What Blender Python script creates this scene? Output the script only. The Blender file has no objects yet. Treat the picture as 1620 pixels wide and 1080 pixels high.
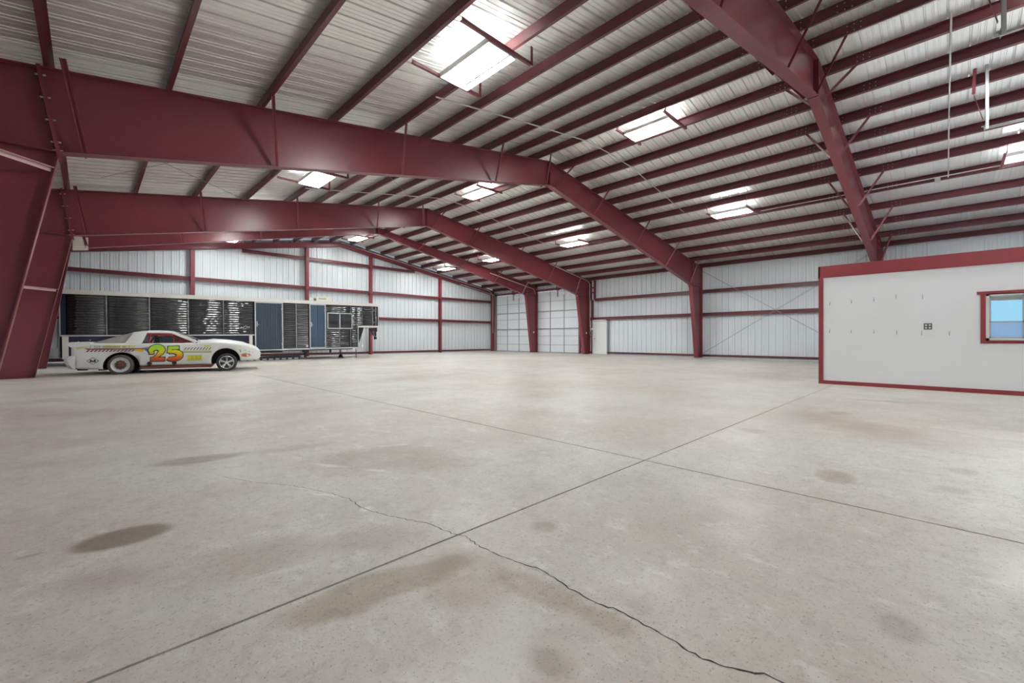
import bpy, math, random
from math import sin, cos, pi, radians, hypot, atan2, sqrt
from mathutils import Vector, Matrix
random.seed(4)
S = bpy.context.scene
COL = S.collection

# ------------------------------------------------------------------ camera, world, exposure
F_PX, YAW, V0, CAM_Z = 680.39, 0.7766, 535.17, 1.0049
cd = bpy.data.cameras.new('camera'); cam = bpy.data.objects.new('camera', cd); COL.objects.link(cam)
cd.sensor_fit = 'HORIZONTAL'; cd.sensor_width = 36.0; cd.lens = 36.0 * F_PX / 1620.0
cd.shift_y = (V0 - 540.0) / 1620.0
cd.clip_start = 0.05; cd.clip_end = 200
cam.location = (0, 0, CAM_Z); cam.rotation_euler = (pi / 2, 0, -YAW)
S.camera = cam
w = bpy.data.worlds.new('world'); S.world = w; w.use_nodes = True
w.node_tree.nodes['Background'].inputs[0].default_value = (0.75, 0.85, 1.0, 1)
w.node_tree.nodes['Background'].inputs[1].default_value = 0.3
S.view_settings.view_transform = 'Standard'; S.view_settings.look = 'None'
S.view_settings.gamma = 1.0; S.view_settings.use_curve_mapping = False
S.view_settings.exposure = 1.27
TUBE = 60.0            # strength of the fluorescent tubes

# ------------------------------------------------------------------ building dimensions (metres, y = along the ridge)
XL, XR = -1.612, 23.193
XM = (XL + XR) / 2
YA, YB, YC, YD, YE = 2.0, 9.279, 16.463, 21.058, 25.734
YF = -5.3
ZF0 = 4.75; M6 = 1 / 6.0
def zf(x): return ZF0 + (min(x - XL, XR - x)) * M6       # top of the steel frames

# ------------------------------------------------------------------ mesh helper
class MB:
    def __init__(s): s.v = []; s.f = []; s.m = []; s.sm = []
    def add(s, vs, fs, m=0, sm=False):
        o = len(s.v); s.v += [tuple(p) for p in vs]
        for f in fs: s.f.append([i + o for i in f]); s.m.append(m); s.sm.append(sm)
        return s
    def box(s, x0, x1, y0, y1, z0, z1, m=0):
        vs = [(x, y, z) for z in (z0, z1) for y in (y0, y1) for x in (x0, x1)]
        return s.add(vs, [(0, 2, 3, 1), (4, 5, 7, 6), (0, 1, 5, 4), (2, 6, 7, 3), (0, 4, 6, 2), (1, 3, 7, 5)], m)
    def bar(s, p, q, wd, ht, m=0, up=(0, 0, 1)):
        p = Vector(p); q = Vector(q); d = (q - p).normalized(); u = Vector(up)
        if abs(d.dot(u)) > .99: u = Vector((1, 0, 0))
        r = d.cross(u).normalized() * wd / 2; t = r.cross(d).normalized() * ht / 2
        vs = [a + x * r + y * t for a in (p, q) for (x, y) in ((-1, -1), (1, -1), (1, 1), (-1, 1))]
        return s.add(vs, [(0, 3, 2, 1), (4, 5, 6, 7), (0, 1, 5, 4), (1, 2, 6, 5), (2, 3, 7, 6), (3, 0, 4, 7)], m)
    def angle(s, p, q, leg, t=.006, m=0, up=(0, 0, 1)):
        p = Vector(p); q = Vector(q); d = (q - p).normalized(); u = Vector(up)
        if abs(d.dot(u)) > .99: u = Vector((1, 0, 0))
        r = d.cross(u).normalized(); k = r.cross(d).normalized()
        s.bar(p + k * 0, q + k * 0, leg, t, m, up)
        s.bar(p + r * leg / 2 - k * leg / 2, q + r * leg / 2 - k * leg / 2, t, leg, m, up); return s
    def tube(s, p, q, r, n=8, m=0, r2=None, cap=True, sm=True):
        p = Vector(p); q = Vector(q); d = (q - p).normalized()
        u = Vector((0, 0, 1)) if abs(d.z) < .95 else Vector((1, 0, 0))
        a = d.cross(u).normalized(); b = a.cross(d); r2 = r if r2 is None else r2
        vs = [c + rr * (cos(2 * pi * i / n) * a + sin(2 * pi * i / n) * b) for c, rr in ((p, r), (q, r2)) for i in range(n)]
        s.add(vs, [(i, i + n, (i + 1) % n + n, (i + 1) % n) for i in range(n)], m, sm)
        if cap: s.add(vs, [tuple(range(n)), tuple(range(2 * n - 1, n - 1, -1))], m)
        return s
    def path(s, pts, r, n=6, m=0):
        pts = [Vector(p) for p in pts]; rings = []
        for i, c in enumerate(pts):
            d = (pts[min(i + 1, len(pts) - 1)] - pts[max(i - 1, 0)]).normalized()
            u = Vector((0, 0, 1)) if abs(d.z) < .9 else Vector((1, 0, 0))
            a = d.cross(u).normalized(); b = a.cross(d)
            rings.append([c + r * (cos(2 * pi * k / n) * a + sin(2 * pi * k / n) * b) for k in range(n)])
        vs = [p for R in rings for p in R]
        fs = [(i * n + k, (i + 1) * n + k, (i + 1) * n + (k + 1) % n, i * n + (k + 1) % n) for i in range(len(rings) - 1) for k in range(n)]
        fs += [tuple(range(n)), tuple(range(len(vs) - 1, len(vs) - n - 1, -1))]
        return s.add(vs, fs, m, True)
    def extr(s, poly, fn, d0, d1, m=0):
        n = len(poly)
        vs = [fn(a, b, d0) for a, b in poly] + [fn(a, b, d1) for a, b in poly]
        return s.add(vs, [tuple(range(n - 1, -1, -1)), tuple(range(n, 2 * n))] + [(i, (i + 1) % n, (i + 1) % n + n, i + n) for i in range(n)], m)
    def lathe(s, prof, c, axis=1, n=24, m=0, sm=True):
        # prof: (radius, offset along axis)
        vs = []
        for r, o in prof:
            for i in range(n):
                t = 2 * pi * i / n; a, b = r * cos(t), r * sin(t)
                vs.append({0: (c[0] + o, c[1] + a, c[2] + b), 1: (c[0] + a, c[1] + o, c[2] + b), 2: (c[0] + a, c[1] + b, c[2] + o)}[axis])
        fs = [(j * n + i, j * n + (i + 1) % n, (j + 1) * n + (i + 1) % n, (j + 1) * n + i) for j in range(len(prof) - 1) for i in range(n)]
        return s.add(vs, fs, m, sm)
    def grid(s, P, m=0, sm=True, close=False):
        n = len(P[0]); vs = [p for r in P for p in r]
        kk = n if close else n - 1
        return s.add(vs, [(i * n + k, i * n + (k + 1) % n, (i + 1) * n + (k + 1) % n, (i + 1) * n + k) for i in range(len(P) - 1) for k in range(kk)], m, sm)
    def mesh(s, name, mats):
        me = bpy.data.meshes.new(name); me.from_pydata(s.v, [], s.f); me.update()
        for mt in (mats if isinstance(mats, (list, tuple)) else [mats]): me.materials.append(mt)
        me.polygons.foreach_set('material_index', s.m); me.polygons.foreach_set('use_smooth', s.sm)
        return me
    def build(s, name, mats, parent=None, loc=(0, 0, 0)):
        return place(name, s.mesh(name, mats), parent, loc)
def place(name, me, parent=None, loc=(0, 0, 0), rz=0):
    o = bpy.data.objects.new(name, me); COL.objects.link(o); o.location = loc; o.rotation_euler.z = rz
    if parent: o.parent = parent
    return o
def xz(a, b, d): return (a, d, b)     # polygon in the xz plane, depth along y
def yz(a, b, d): return (d, a, b)
def xy(a, b, d): return (a, b, d)
def empty(name, loc=(0, 0, 0), rz=0):
    o = bpy.data.objects.new(name, None); COL.objects.link(o); o.location = loc; o.rotation_euler.z = rz; o.empty_display_size = .2
    return o
def tag(o, label, cat, group=None):
    o['label'] = label; o['category'] = cat
    if group: o['group'] = group
    return o
def thing(name, label, cat, loc=(0, 0, 0), rz=0, group=None): return tag(empty(name, loc, rz), label, cat, group)
def struct(name, label=None, cat=None, loc=(0, 0, 0)):
    o = empty(name, loc); o['kind'] = 'structure'
    if label: o['label'] = label
    if cat: o['category'] = cat
    return o

# ------------------------------------------------------------------ materials
def mat(name, col, rough=.5, metal=0, var=0, vscale=3.0, spec=.5, emit=None, estr=0, bump=0, bscale=40, alpha=None):
    m = bpy.data.materials.new(name); m.use_nodes = True; nt = m.node_tree; b = nt.nodes['Principled BSDF']
    c = (*col, 1)
    b.inputs['Base Color'].default_value = c; b.inputs['Roughness'].default_value = rough; b.inputs['Metallic'].default_value = metal
    b.inputs['Specular IOR Level'].default_value = spec
    tc = nt.nodes.new('ShaderNodeTexCoord')
    if var:
        n = nt.nodes.new('ShaderNodeTexNoise'); n.inputs['Scale'].default_value = vscale; n.inputs['Detail'].default_value = 5
        nt.links.new(tc.outputs['Object'], n.inputs['Vector'])
        mx = nt.nodes.new('ShaderNodeMix'); mx.data_type = 'RGBA'
        mx.inputs[6].default_value = tuple(x * (1 - var) for x in col) + (1,); mx.inputs[7].default_value = tuple(min(1, x * (1 + var)) for x in col) + (1,)
        nt.links.new(n.outputs['Fac'], mx.inputs[0]); nt.links.new(mx.outputs[2], b.inputs['Base Color'])
    if bump:
        n2 = nt.nodes.new('ShaderNodeTexNoise'); n2.inputs['Scale'].default_value = bscale; nt.links.new(tc.outputs['Object'], n2.inputs['Vector'])
        bp = nt.nodes.new('ShaderNodeBump'); bp.inputs['Strength'].default_value = bump; bp.inputs['Distance'].default_value = .01
        nt.links.new(n2.outputs['Fac'], bp.inputs['Height']); nt.links.new(bp.outputs['Normal'], b.inputs['Normal'])
    if emit: b.inputs['Emission Color'].default_value = (*emit, 1); b.inputs['Emission Strength'].default_value = estr
    if alpha is not None:
        b.inputs['Transmission Weight'].default_value = 1; b.inputs['IOR'].default_value = 1.05; b.inputs['Roughness'].default_value = .02
    return m
RED = mat('red_primer_steel', (.185, .034, .045), .33, 0, .10, 1.2, spec=.5)
REDSHADED = mat('shaded_red_cold_formed_steel', (.125, .026, .034), .34, 0, .10, 1.2, spec=.5)  # purlins and girts: the frame red darkened, their shade put into the colour
PINK = mat('pale_pink_steel', (.58, .38, .38), .4)  # column braces, much paler than the frame red
REDTRIM = mat('red_painted_trim', (.25, .030, .038), .45, 0, .08, 2)
ROOF = mat('galvanised_roof_sheet', (.86, .86, .84), .30, .5, .06, .8)
WALLW = mat('white_wall_sheet', (.74, .785, .82), .38, 0, .03, .8)
CREAM = mat('cream_paint', (.70, .66, .58), .6)
DRYWALL = mat('white_painted_panel', (.86, .865, .89), .5, 0, .02, 1.5)
WHITE = mat('white_enamel', (.80, .81, .80), .35)
DOORW = mat('door_section_white', (.74, .77, .80), .4, 0, .03, 1)
GALV = mat('galvanised_steel', (.62, .64, .66), .32, .7, .1, 8)
DGREY = mat('dark_grey_steel', (.13, .14, .15), .45, .3)
MGREY = mat('grey_steel', (.33, .35, .37), .4, .4)
BLACK = mat('black_paint', (.012, .012, .013), .45)
RUST = mat('rusty_steel', (.16, .05, .035), .7, .2, .35, 12)
BOLT = mat('zinc_bolt', (.55, .50, .48), .4, .6)
TUBEM = mat('fluorescent_tube', (.9, .9, .9), .4, emit=(.96, 1.0, .985), estr=TUBE)
CONDUIT = mat('conduit_grey', (.68, .66, .65), .4, .3)
DARKGAP = mat('joint_filler', (.045, .04, .035), .9)

def floor_mat():
    m = bpy.data.materials.new('concrete'); m.use_nodes = True; nt = m.node_tree; N = nt.nodes; L = nt.links
    b = N['Principled BSDF']; tc = N.new('ShaderNodeTexCoord'); obj = tc.outputs['Object']
    def noise(scale, detail=6, rough=.55, vec=obj, stretch=None):
        n = N.new('ShaderNodeTexNoise'); n.inputs['Scale'].default_value = scale; n.inputs['Detail'].default_value = detail; n.inputs['Roughness'].default_value = rough
        if stretch:
            mp = N.new('ShaderNodeMapping'); mp.inputs['Scale'].default_value = stretch; L.new(vec, mp.inputs['Vector']); vec = mp.outputs['Vector']
        L.new(vec, n.inputs['Vector']); return n
    def ramp(sock, a, bb, lo=0., hi=1.):
        r = N.new('ShaderNodeMapRange'); r.interpolation_type = 'SMOOTHSTEP'
        r.inputs['From Min'].default_value = a; r.inputs['From Max'].default_value = bb; r.inputs['To Min'].default_value = lo; r.inputs['To Max'].default_value = hi
        L.new(sock, r.inputs['Value']); return r.outputs['Result']
    def mix(fac, a, c, mode='MIX'):
        x = N.new('ShaderNodeMix'); x.data_type = 'RGBA'; x.blend_type = mode
        if isinstance(fac, float): x.inputs[0].default_value = fac
        else: L.new(fac, x.inputs[0])
        for k, v in ((6, a), (7, c)):
            if isinstance(v, tuple): x.inputs[k].default_value = (*v, 1)
            else: L.new(v, x.inputs[k])
        return x.outputs[2]
    c = mix(ramp(noise(.35, 8).outputs['Fac'], .38, .62), (.565, .512, .452), (.635, .612, .57))
    c = mix(ramp(noise(1.3, 8, .6).outputs['Fac'], .45, .72, 0, .42), c, (.47, .43, .385))
    c = mix(ramp(noise(3.1, 8, .65, stretch=(1, .45, 1)).outputs['Fac'], .52, .75, 0, .35), c, (.72, .71, .68))
    c = mix(ramp(noise(8, 8, .7).outputs['Fac'], .49, .64, 0, .42), c, (.43, .395, .355))
    c = mix(ramp(noise(6.3, 8, .7, stretch=(1.3, .8, 1)).outputs['Fac'], .53, .67, 0, .52), c, (.74, .73, .70))
    c = mix(ramp(noise(27, 6, .75).outputs['Fac'], .53, .64, 0, .60), c, (.40, .36, .32))
    c = mix(ramp(noise(80, 4, .7).outputs['Fac'], .585, .65, 0, .85), c, (.24, .235, .205))
    c = mix(ramp(noise(55, 5, .7, stretch=(1, 2.2, 1)).outputs['Fac'], .60, .68, 0, .5), c, (.76, .75, .73))
    # distorted coordinates for stains
    nz = noise(2.2, 5); sub = N.new('ShaderNodeVectorMath'); sub.operation = 'SUBTRACT'; sub.inputs[1].default_value = (.5, .5, .5); L.new(nz.outputs['Color'], sub.inputs[0])
    sc = N.new('ShaderNodeVectorMath'); sc.operation = 'SCALE'; sc.inputs['Scale'].default_value = .22; L.new(sub.outputs[0], sc.inputs[0])
    ad = N.new('ShaderNodeVectorMath'); ad.operation = 'ADD'; L.new(obj, ad.inputs[0]); L.new(sc.outputs[0], ad.inputs[1])
    # a stain keeps an outline of its own: centre, radii, turn, softness, strength, tint, wobbly outline or not
    stains = [(.125, 2.93, .20, .135, -.02, .30, .78, (.40, .35, .30), 0),
              (-.20, 2.98, .05, .02, .0, .5, .5, (.5, .45, .4), 0),
              (.66, 4.37, .32, .13, -.15, .5, .58, (.55, .48, .42), 1),
              (1.2, 4.25, .45, .10, -.2, .8, .25, (.6, .52, .46), 1),
              (1.75, 3.35, .55, .42, -.6, .7, .50, (.66, .58, .50), 1),
              (2.0, 2.9, .35, .25, -.6, .8, .30, (.66, .58, .50), 1),
              (.55, 2.22, .26, .17, -.25, .8, .40, (.62, .55, .48), 1),
              (1.02, 2.05, .25, .14, -.5, .8, .30, (.62, .55, .48), 1),
              (.05, 2.45, .22, .10, -.6, .9, .30, (.6, .52, .45), 1),
              (.84, 1.62, .40, .12, -.16, .35, .62, (.62, .55, .46), 2),
              (1.14, 1.45, .20, .26, -.3, .5, .55, (.62, .55, .46), 1),
              (1.28, 1.13, .09, .24, .12, .5, .50, (.64, .57, .48), 1),
              (1.30, .84, .07, .10, .0, .6, .35, (.64, .57, .48), 1),
              (1.03, .87, .06, .10, .3, .7, .45, (.55, .5, .45), 1),
              (3.87, .585, .19, .12, .17, .40, .55, (.56, .48, .42), 0),
              (1.735, 1.52, .075, .07, .0, .6, .50, (.6, .53, .46), 0),
              (2.01, .12, .095, .07, .05, .5, .50, (.60, .57, .54), 0),
              (4.71, -.07, .11, .10, .0, .6, .42, (.62, .56, .5), 0),
              (4.08, -.01, .10, .09, .0, .6, .42, (.62, .58, .54), 0),
              (5.16, 1.50, .13, .14, .28, .6, .42, (.60, .53, .47), 0),
              (7.20, 1.04, .2, .13, .15, .6, .42, (.60, .53, .47), 0),
              (6.3, .75, 1.05, .45, .75, .8, .42, (.70, .59, .54), 1),
              (9.1, .74, .55, .09, 1.75, .7, .45, (.5, .46, .42), 1),
              (2.55, 1.35, .45, .35, .4, .9, .18, (.66, .66, .66), 1),
              (2.15, 1.0, .25, .18, .3, .9, .20, (.62, .58, .52), 1),
              (3.0, 6.5, 1.8, .5, .3, .9, .22, (.66, .58, .5), 1),
              (6.5, 5.5, 1.6, .6, .5, .9, .20, (.68, .6, .5), 1),
              (1.0, 8.2, 1.5, .45, .1, .9, .28, (.62, .54, .47), 1),
              (5.5, 9.5, 2.5, .6, .2, .9, .22, (.66, .58, .5), 1),
              (1.2, 12.5, 2.2, .7, .1, .9, .30, (.6, .52, .46), 1)]
    for cx, cy, rx, ry, rot, soft, st, tint, wob in stains:
        mp = N.new('ShaderNodeMapping'); mp.vector_type = 'TEXTURE'
        mp.inputs['Location'].default_value = (cx, cy, 0); mp.inputs['Rotation'].default_value = (0, 0, rot); mp.inputs['Scale'].default_value = (rx, ry, 1)
        L.new(ad.outputs[0] if wob else obj, mp.inputs['Vector'])
        ln = N.new('ShaderNodeVectorMath'); ln.operation = 'LENGTH'; L.new(mp.outputs['Vector'], ln.inputs[0])
        c = mix(ramp(ln.outputs['Value'], 1 + soft * .5, 1 - soft * .8, 0, min(.9, st * (1.15 if wob == 0 else 1.35))), c, mix(1.0, c, tint, 'MULTIPLY'))
    for cx, cy, rx, ry, rot, st in ((1.36, 3.45, .16, .03, -.9, .5), (1.55, 3.05, .14, .03, -1.2, .5), (1.08, 2.86, .16, .02, -1.0, .55), (1.17, 2.42, .04, .03, .2, .7), (2.0, 3.7, .22, .04, -.6, .35), (.9, 1.0, .25, .12, .2, .3), (.62, 2.02, .22, .02, -.3, .3)):
        mp = N.new('ShaderNodeMapping'); mp.vector_type = 'TEXTURE'
        mp.inputs['Location'].default_value = (cx, cy, 0); mp.inputs['Rotation'].default_value = (0, 0, rot); mp.inputs['Scale'].default_value = (rx, ry, 1)
        L.new(ad.outputs[0], mp.inputs['Vector'])
        ln = N.new('ShaderNodeVectorMath'); ln.operation = 'LENGTH'; L.new(mp.outputs['Vector'], ln.inputs[0])
        c = mix(ramp(ln.outputs['Value'], 1.3, .3, 0, st), c, (.80, .79, .76))
    L.new(c, b.inputs['Base Color'])
    L.new(ramp(noise(1.7, 6).outputs['Fac'], .3, .7, .34, .58), b.inputs['Roughness'])
    b.inputs['Specular IOR Level'].default_value = .4
    bp = N.new('ShaderNodeBump'); bp.inputs['Strength'].default_value = .25; bp.inputs['Distance'].default_value = .004
    L.new(noise(60, 4).outputs['Fac'], bp.inputs['Height']); L.new(bp.outputs['Normal'], b.inputs['Normal'])
    return m
CONC = floor_mat()

# ------------------------------------------------------------------ floor: four slabs, joints between them, a crack
JX, JY = 3.269, 1.764
floor = struct('floor')
G = .0065
for x0, x1 in ((XL - .3, JX - G), (JX + G, XR + .3)):
    for y0, y1 in ((YF - .3, JY - G), (JY + G, YE + .35)):
        MB().box(x0, x1, y0, y1, -.15, 0).build('slab', CONC, floor)
MB().box(JX - G, JX + G, YF - .3, YE + .3, -.15, -.008).box(XL - .3, XR + .3, JY - G, JY + G, -.15, -.008).build('joint_filler', DARKGAP, floor)
crack = [(.671, 3.751), (.815, 3.416), (.983, 3.16), (1.123, 2.812), (1.163, 2.619), (1.152, 2.421), (1.209, 2.226), (1.308, 1.994), (1.338, 1.779), (1.362, 1.731), (1.344, 1.585), (1.366, 1.39), (1.402, 1.232), (1.377, 1.075), (1.371, .978), (1.39, .878), (1.392, .775), (1.387, .656), (1.374, .587), (1.371, .546), (1.398, .462), (1.439, .387), (1.445, .331)]
fine = []
for i in range(len(crack) - 1):
    a, b_ = Vector(crack[i]), Vector(crack[i + 1])
    n = max(2, int((b_ - a).length / .02))
    for k in range(n): fine.append(a.lerp(b_, k / n) + Vector((random.uniform(-.006, .006), random.uniform(-.004, .004))))
fine.append(Vector(crack[-1]))
mb = MB()
rows = []
for i, p in enumerate(fine):
    t = i / len(fine); d = (fine[min(i + 1, len(fine) - 1)] - fine[max(0, i - 1)]).normalized(); nn = Vector((-d.y, d.x))
    wd = (.0012 + .0022 * t) * random.uniform(.5, 1.3)
    rows.append([(p.x + nn.x * wd, p.y + nn.y * wd, .0006), (p.x - nn.x * wd, p.y - nn.y * wd, .0006)])
mb.grid(rows, sm=False).build('crack', DARKGAP, floor)

# ------------------------------------------------------------------ ribbed sheet metal
PITCH = .3048
def ribs(u0, u1):
    pts = [(u0, 0)]
    k0 = math.floor(u0 / PITCH) - 1
    for k in range(k0, math.ceil(u1 / PITCH) + 1):
        b = k * PITCH
        for du, hh in ((.0, 0), (.008, .040), (.034, .040), (.042, 0), (.120, 0), (.127, .009), (.146, .009), (.153, 0), (.200, 0), (.207, .009), (.226, .009), (.233, 0)):
            u = b + du
            if u0 < u < u1: pts.append((u, hh))
    pts.append((u1, 0)); return pts
def wall_sheets(parent, fn, u0, u1, zlo, zhi, m=WALLW, wdt=.9144):
    u = u0
    while u < u1 - .01:
        e = min(u1, (math.floor(u / wdt + 1e-6) + 1) * wdt)
        pr = ribs(u, e)
        MB().grid([[fn(a, hh, zlo) for a, hh in pr], [fn(a, hh, (zhi(a) if callable(zhi) else zhi)) for a, hh in pr]], sm=False).build('wall_sheet', m, parent)
        u = e
ceiling = struct('ceiling')
SL = atan2(1, 6)
ROFF = .206
nl, nr = Vector((-sin(SL), 0, cos(SL))), Vector((sin(SL), 0, cos(SL)))
pr = ribs(0, .9144)
for side in (-1, 1):
    nrm = nl if side < 0 else nr
    xe = XL - .32 if side < 0 else XR + .32
    def rp(x, u, hh):
        z = ZF0 + ((x - XL) if side < 0 else (XR - x)) * M6 + (ROFF + hh) / cos(SL)
        return (x, u, z)
    me = MB().grid([[rp(xe, u, hh) for u, hh in pr], [rp(XM, u, hh) for u, hh in pr]], sm=False).mesh('roof_sheet', ROOF)
    for k in range(-6, 29): place('roof_sheet', me, ceiling, (0, k * .9144, 0))
MB().extr([(XM - .35, zf(XM) - .35 * M6 + .27), (XM, zf(XM) + .275), (XM + .35, zf(XM) - .35 * M6 + .27), (XM, zf(XM) + .30)], xz, -5.5, 26.4).build('ridge_cap', ROOF, ceiling)
# purlins: Z sections lying on the frames
OFFS = [.6, 1.62, 2.63, 3.64, 4.65, 5.66, 7.0, 8.4, 9.8, 11.2]
def zsec(d=.2, fl=.065, t=.005): return [(-t / 2, 0, fl, t), (-t / 2, t, t / 2, d - t), (-fl, d - t, t / 2, d)]
for side in (-1, 1):
    for o in OFFS + [12.36]:
        x = XM + side * o
        mb = MB(); base = Vector((x, 0, zf(x))); nrm = nl if side < 0 else nr; tg = Vector((nrm.z, 0, -nrm.x))
        if o > 12: rects = [(-.035, 0, .035, .006), (-.003, 0, .003, .2), (-.035, .194, .035, .2)]
        else: rects = [(-.003, 0, .065, .006), (-.003, .006, .003, .194), (-.065, .194, .003, .2)]
        for a0, b0, a1, b1 in rects:
            if side < 0: a0, a1 = -a1, -a0
            q = [base + tg * a + nrm * b for a, b in ((a0, b0), (a1, b0), (a1, b1), (a0, b1))]
            mb.add([(p.x, y, p.z) for y in (YF, YE + .1) for p in q], [(0, 1, 2, 3), (7, 6, 5, 4), (0, 4, 5, 1), (1, 5, 6, 2), (2, 6, 7, 3), (3, 7, 4, 0)])
        mb.build('purlin' if o < 12 else 'eave_strut', REDSHADED, ceiling)
# roof bracing rods
for p, q in (((.98, 12.77), (3.68, 16.4)), ((.21, 14.87), (1.65, 12.67)), ((6.83, 12.47), (9.5, 15.36)), ((1.0, 9.5), (4.2, 12.2))):
    MB().tube((p[0], p[1], zf(p[0]) - .03), (q[0], q[1], zf(q[0]) - .03), .006, 5).build('brace_rod', MGREY, ceiling)
mb = MB()   # bolts of the purlin laps beside the nearest frame
for side in (-1, 1):
    for o in OFFS[:10]:
        x = XM + side * o; nrm = nl if side < 0 else nr
        for dy in (-.85, -.75, -.65, -.12, .12, .65, .75, .85):
            for hh in (.05, .15):
                c = Vector((x, YA + dy, zf(x))) + nrm * hh
                mb.tube(c - Vector((.008, 0, 0)), c + Vector((.008, 0, 0)), .011, 6)
o_ = mb.build('lap_bolts', BOLT, ceiling); o_['kind'] = 'stuff'

# ------------------------------------------------------------------ walls
wr = struct('wall_right')
fr = lambda u, hh, z: (XR + .2 + hh, u, z)
ZT = ZF0 + .17
D1 = (15.19, 16.13)          # walk door opening
O1 = (17.31, 21.10); O2 = (21.66, 25.47)
wall_sheets(wr, fr, YF, D1[0], .02, ZT); wall_sheets(wr, fr, D1[0], D1[1], 2.2, ZT); wall_sheets(wr, fr, D1[1], O1[0], .02, ZT)
wall_sheets(wr, fr, O1[0], O1[1], 4.38, ZT); wall_sheets(wr, fr, O1[1], O2[0], .02, ZT); wall_sheets(wr, fr, O2[0], O2[1], 4.38, ZT); wall_sheets(wr, fr, O2[1], YE + .2, .02, ZT)
GP = [(.0, -.10), (.0, .045), (.012, .068), (.035, .08), (.195, .08), (.195, .074), (.037, .074), (.016, .062), (.006, .044), (.006, -.094), (.05, -.094), (.05, -.10)]
def girt_x(x0, x1, y0, y1, z, parent, inner=-1):
    # Z girt along y: lip at the inner edge
    xi = x0 if inner < 0 else x1
    s_ = 1 if inner < 0 else -1
    MB().extr([(xi + s_ * a, z + b) for a, b in GP], lambda a, b, d: (a, d, b), y0, y1).build('girt', REDSHADED, parent)
for a, b_ in ((YF, YA), (YA, YB), (YB, YC), (YC, O1[0])):
    for z in (2.28, 3.5):
        if a == YC and z == 3.5: continue
        if b_ == YC and z == 3.5: girt_x(XR, XR + .195, a, 16.0, z, wr)
        else: girt_x(XR, XR + .195, a, b_, z, wr)
for a, b_ in ((YF, D1[0] - .1), (D1[1] + .1, O1[0] - .1)):
    MB().box(XR + .02, XR + .19, a, b_, .07, .16).build('base_girt', REDSHADED, wr)
MB().box(XR + .06, XR + .19, D1[0] - .15, D1[0] - .095, .0, 2.18).build('door_jamb', MGREY, wr)
MB().box(XR + .01, XR + .19, D1[1] + .09, D1[1] + .16, .0, 3.5).build('door_jamb', RED, wr)
for a, b_ in ((16.0, 16.1), (16.3, 16.4)):
    MB().box(XR + .0, XR + .12, a, b_, 3.5, 4.74).build('framing_post', RED, wr)
MB().box(XR, XR + .12, 16.1, 16.3, 3.95, 4.02).box(XR, XR + .12, 16.1, 16.3, 4.25, 4.32).build('framing_post', RED, wr)
for y0, y1 in (O1, O2):
    for yy in (y0 - .09, y1):
        MB().box(XR + .03, XR + .19, yy, yy + .09, 0, 4.55).build('door_jamb', RED, wr)
    MB().box(XR + .03, XR + .19, y0 - .09, y1 + .09, 4.4, 4.5).build('door_header', RED, wr)
for p, q in (((YB - .1, 4.55), (YA + .15, .03)), ((YB - .1, .2), (YA + .15, 4.6))):
    for d in (0, .09):
        MB().tube((XR - .03, p[0], p[1] + d * .3), (XR - .03, q[0] + d, q[1]), .0065, 5).build('brace_rod', MGREY, wr)
wb = struct('wall_back')
fb = lambda u, hh, z: (u, YE + .2 + hh, z)
gz = lambda x: zf(x) + .17
wall_sheets(wb, fb, XL - .2, XR + .2, .02, gz)
CX = [XL + .12, 3.56, 8.862, 12.718, 18.016, XR - .12]
for i in range(5):
    x0, x1 = CX[i], CX[i + 1]
    for z in (2.38, 4.0, 5.66):
        a, c = x0, x1
        if z == 5.66:
            lim = (5.66 + .3 - ZF0) / M6; a = max(a, XL + lim); c = min(c, XR - lim)
            if a >= c: continue
        MB().extr([(YE + p, z - .08 + q) for p, q in GP], lambda p, q, d: (d, p, q), a, c).build('girt', REDSHADED, wb)
    MB().box(x0, x1, YE + .02, YE + .19, .07, .17).build('base_girt', REDSHADED, wb)
for x in CX[1:5]:
    zt = zf(x) - .3
    MB().box(x - .085, x + .085, YE - .10, YE - .088, 0, zt).box(x - .005, x + .005, YE - .09, YE + .08, 0, zt).box(x - .085, x + .085, YE + .07, YE + .082, 0, zt).build('end_column', RED, wb)
for x in (CX[0], CX[5]):
    MB().box(x - .11, x + .11, YE - .12, YE + .08, 0, zf(x) - .05).build('end_column', RED, wb)
for side in (-1, 1):
    xe = XL if side < 0 else XR
    MB().extr([(xe, ZF0 - .3), (XM, zf(XM) - .3), (XM, zf(XM)), (xe, ZF0)], xz, YE - .11, YE - .10).extr([(xe, ZF0 - .3), (XM, zf(XM) - .3), (XM, zf(XM) - .285), (xe, ZF0 - .285)], xz, YE - .11, YE + .1).build('end_rafter', RED, wb)
wl = struct('wall_left')
wall_sheets(wl, lambda u, hh, z: (XL - .2 - hh, u, z), YF, YE + .2, .02, ZT)
for z in (2.28, 3.5):
    for a, b_ in ((YF, YA), (YA, YB), (YB, YC), (YC, YD), (YD, YE)): girt_x(XL - .195, XL, a, b_, z, wl, 1)
MB().box(XL - .19, XL - .02, YF, YE, .07, .16).build('base_girt', REDSHADED, wl)
for p, q in (((YB + .1, 4.5), (YC - .1, .1)), ((YB + .1, .2), (YC - .1, 4.5))):
    MB().tube((XL + .03, p[0], p[1]), (XL + .03, q[0], q[1]), .008, 5).build('brace_rod', MGREY, wl)
wf = struct('wall_front')
wall_sheets(wf, lambda u, hh, z: (u, YF - .05 - hh, z), XL - .2, XR + .2, .02, gz)

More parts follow.
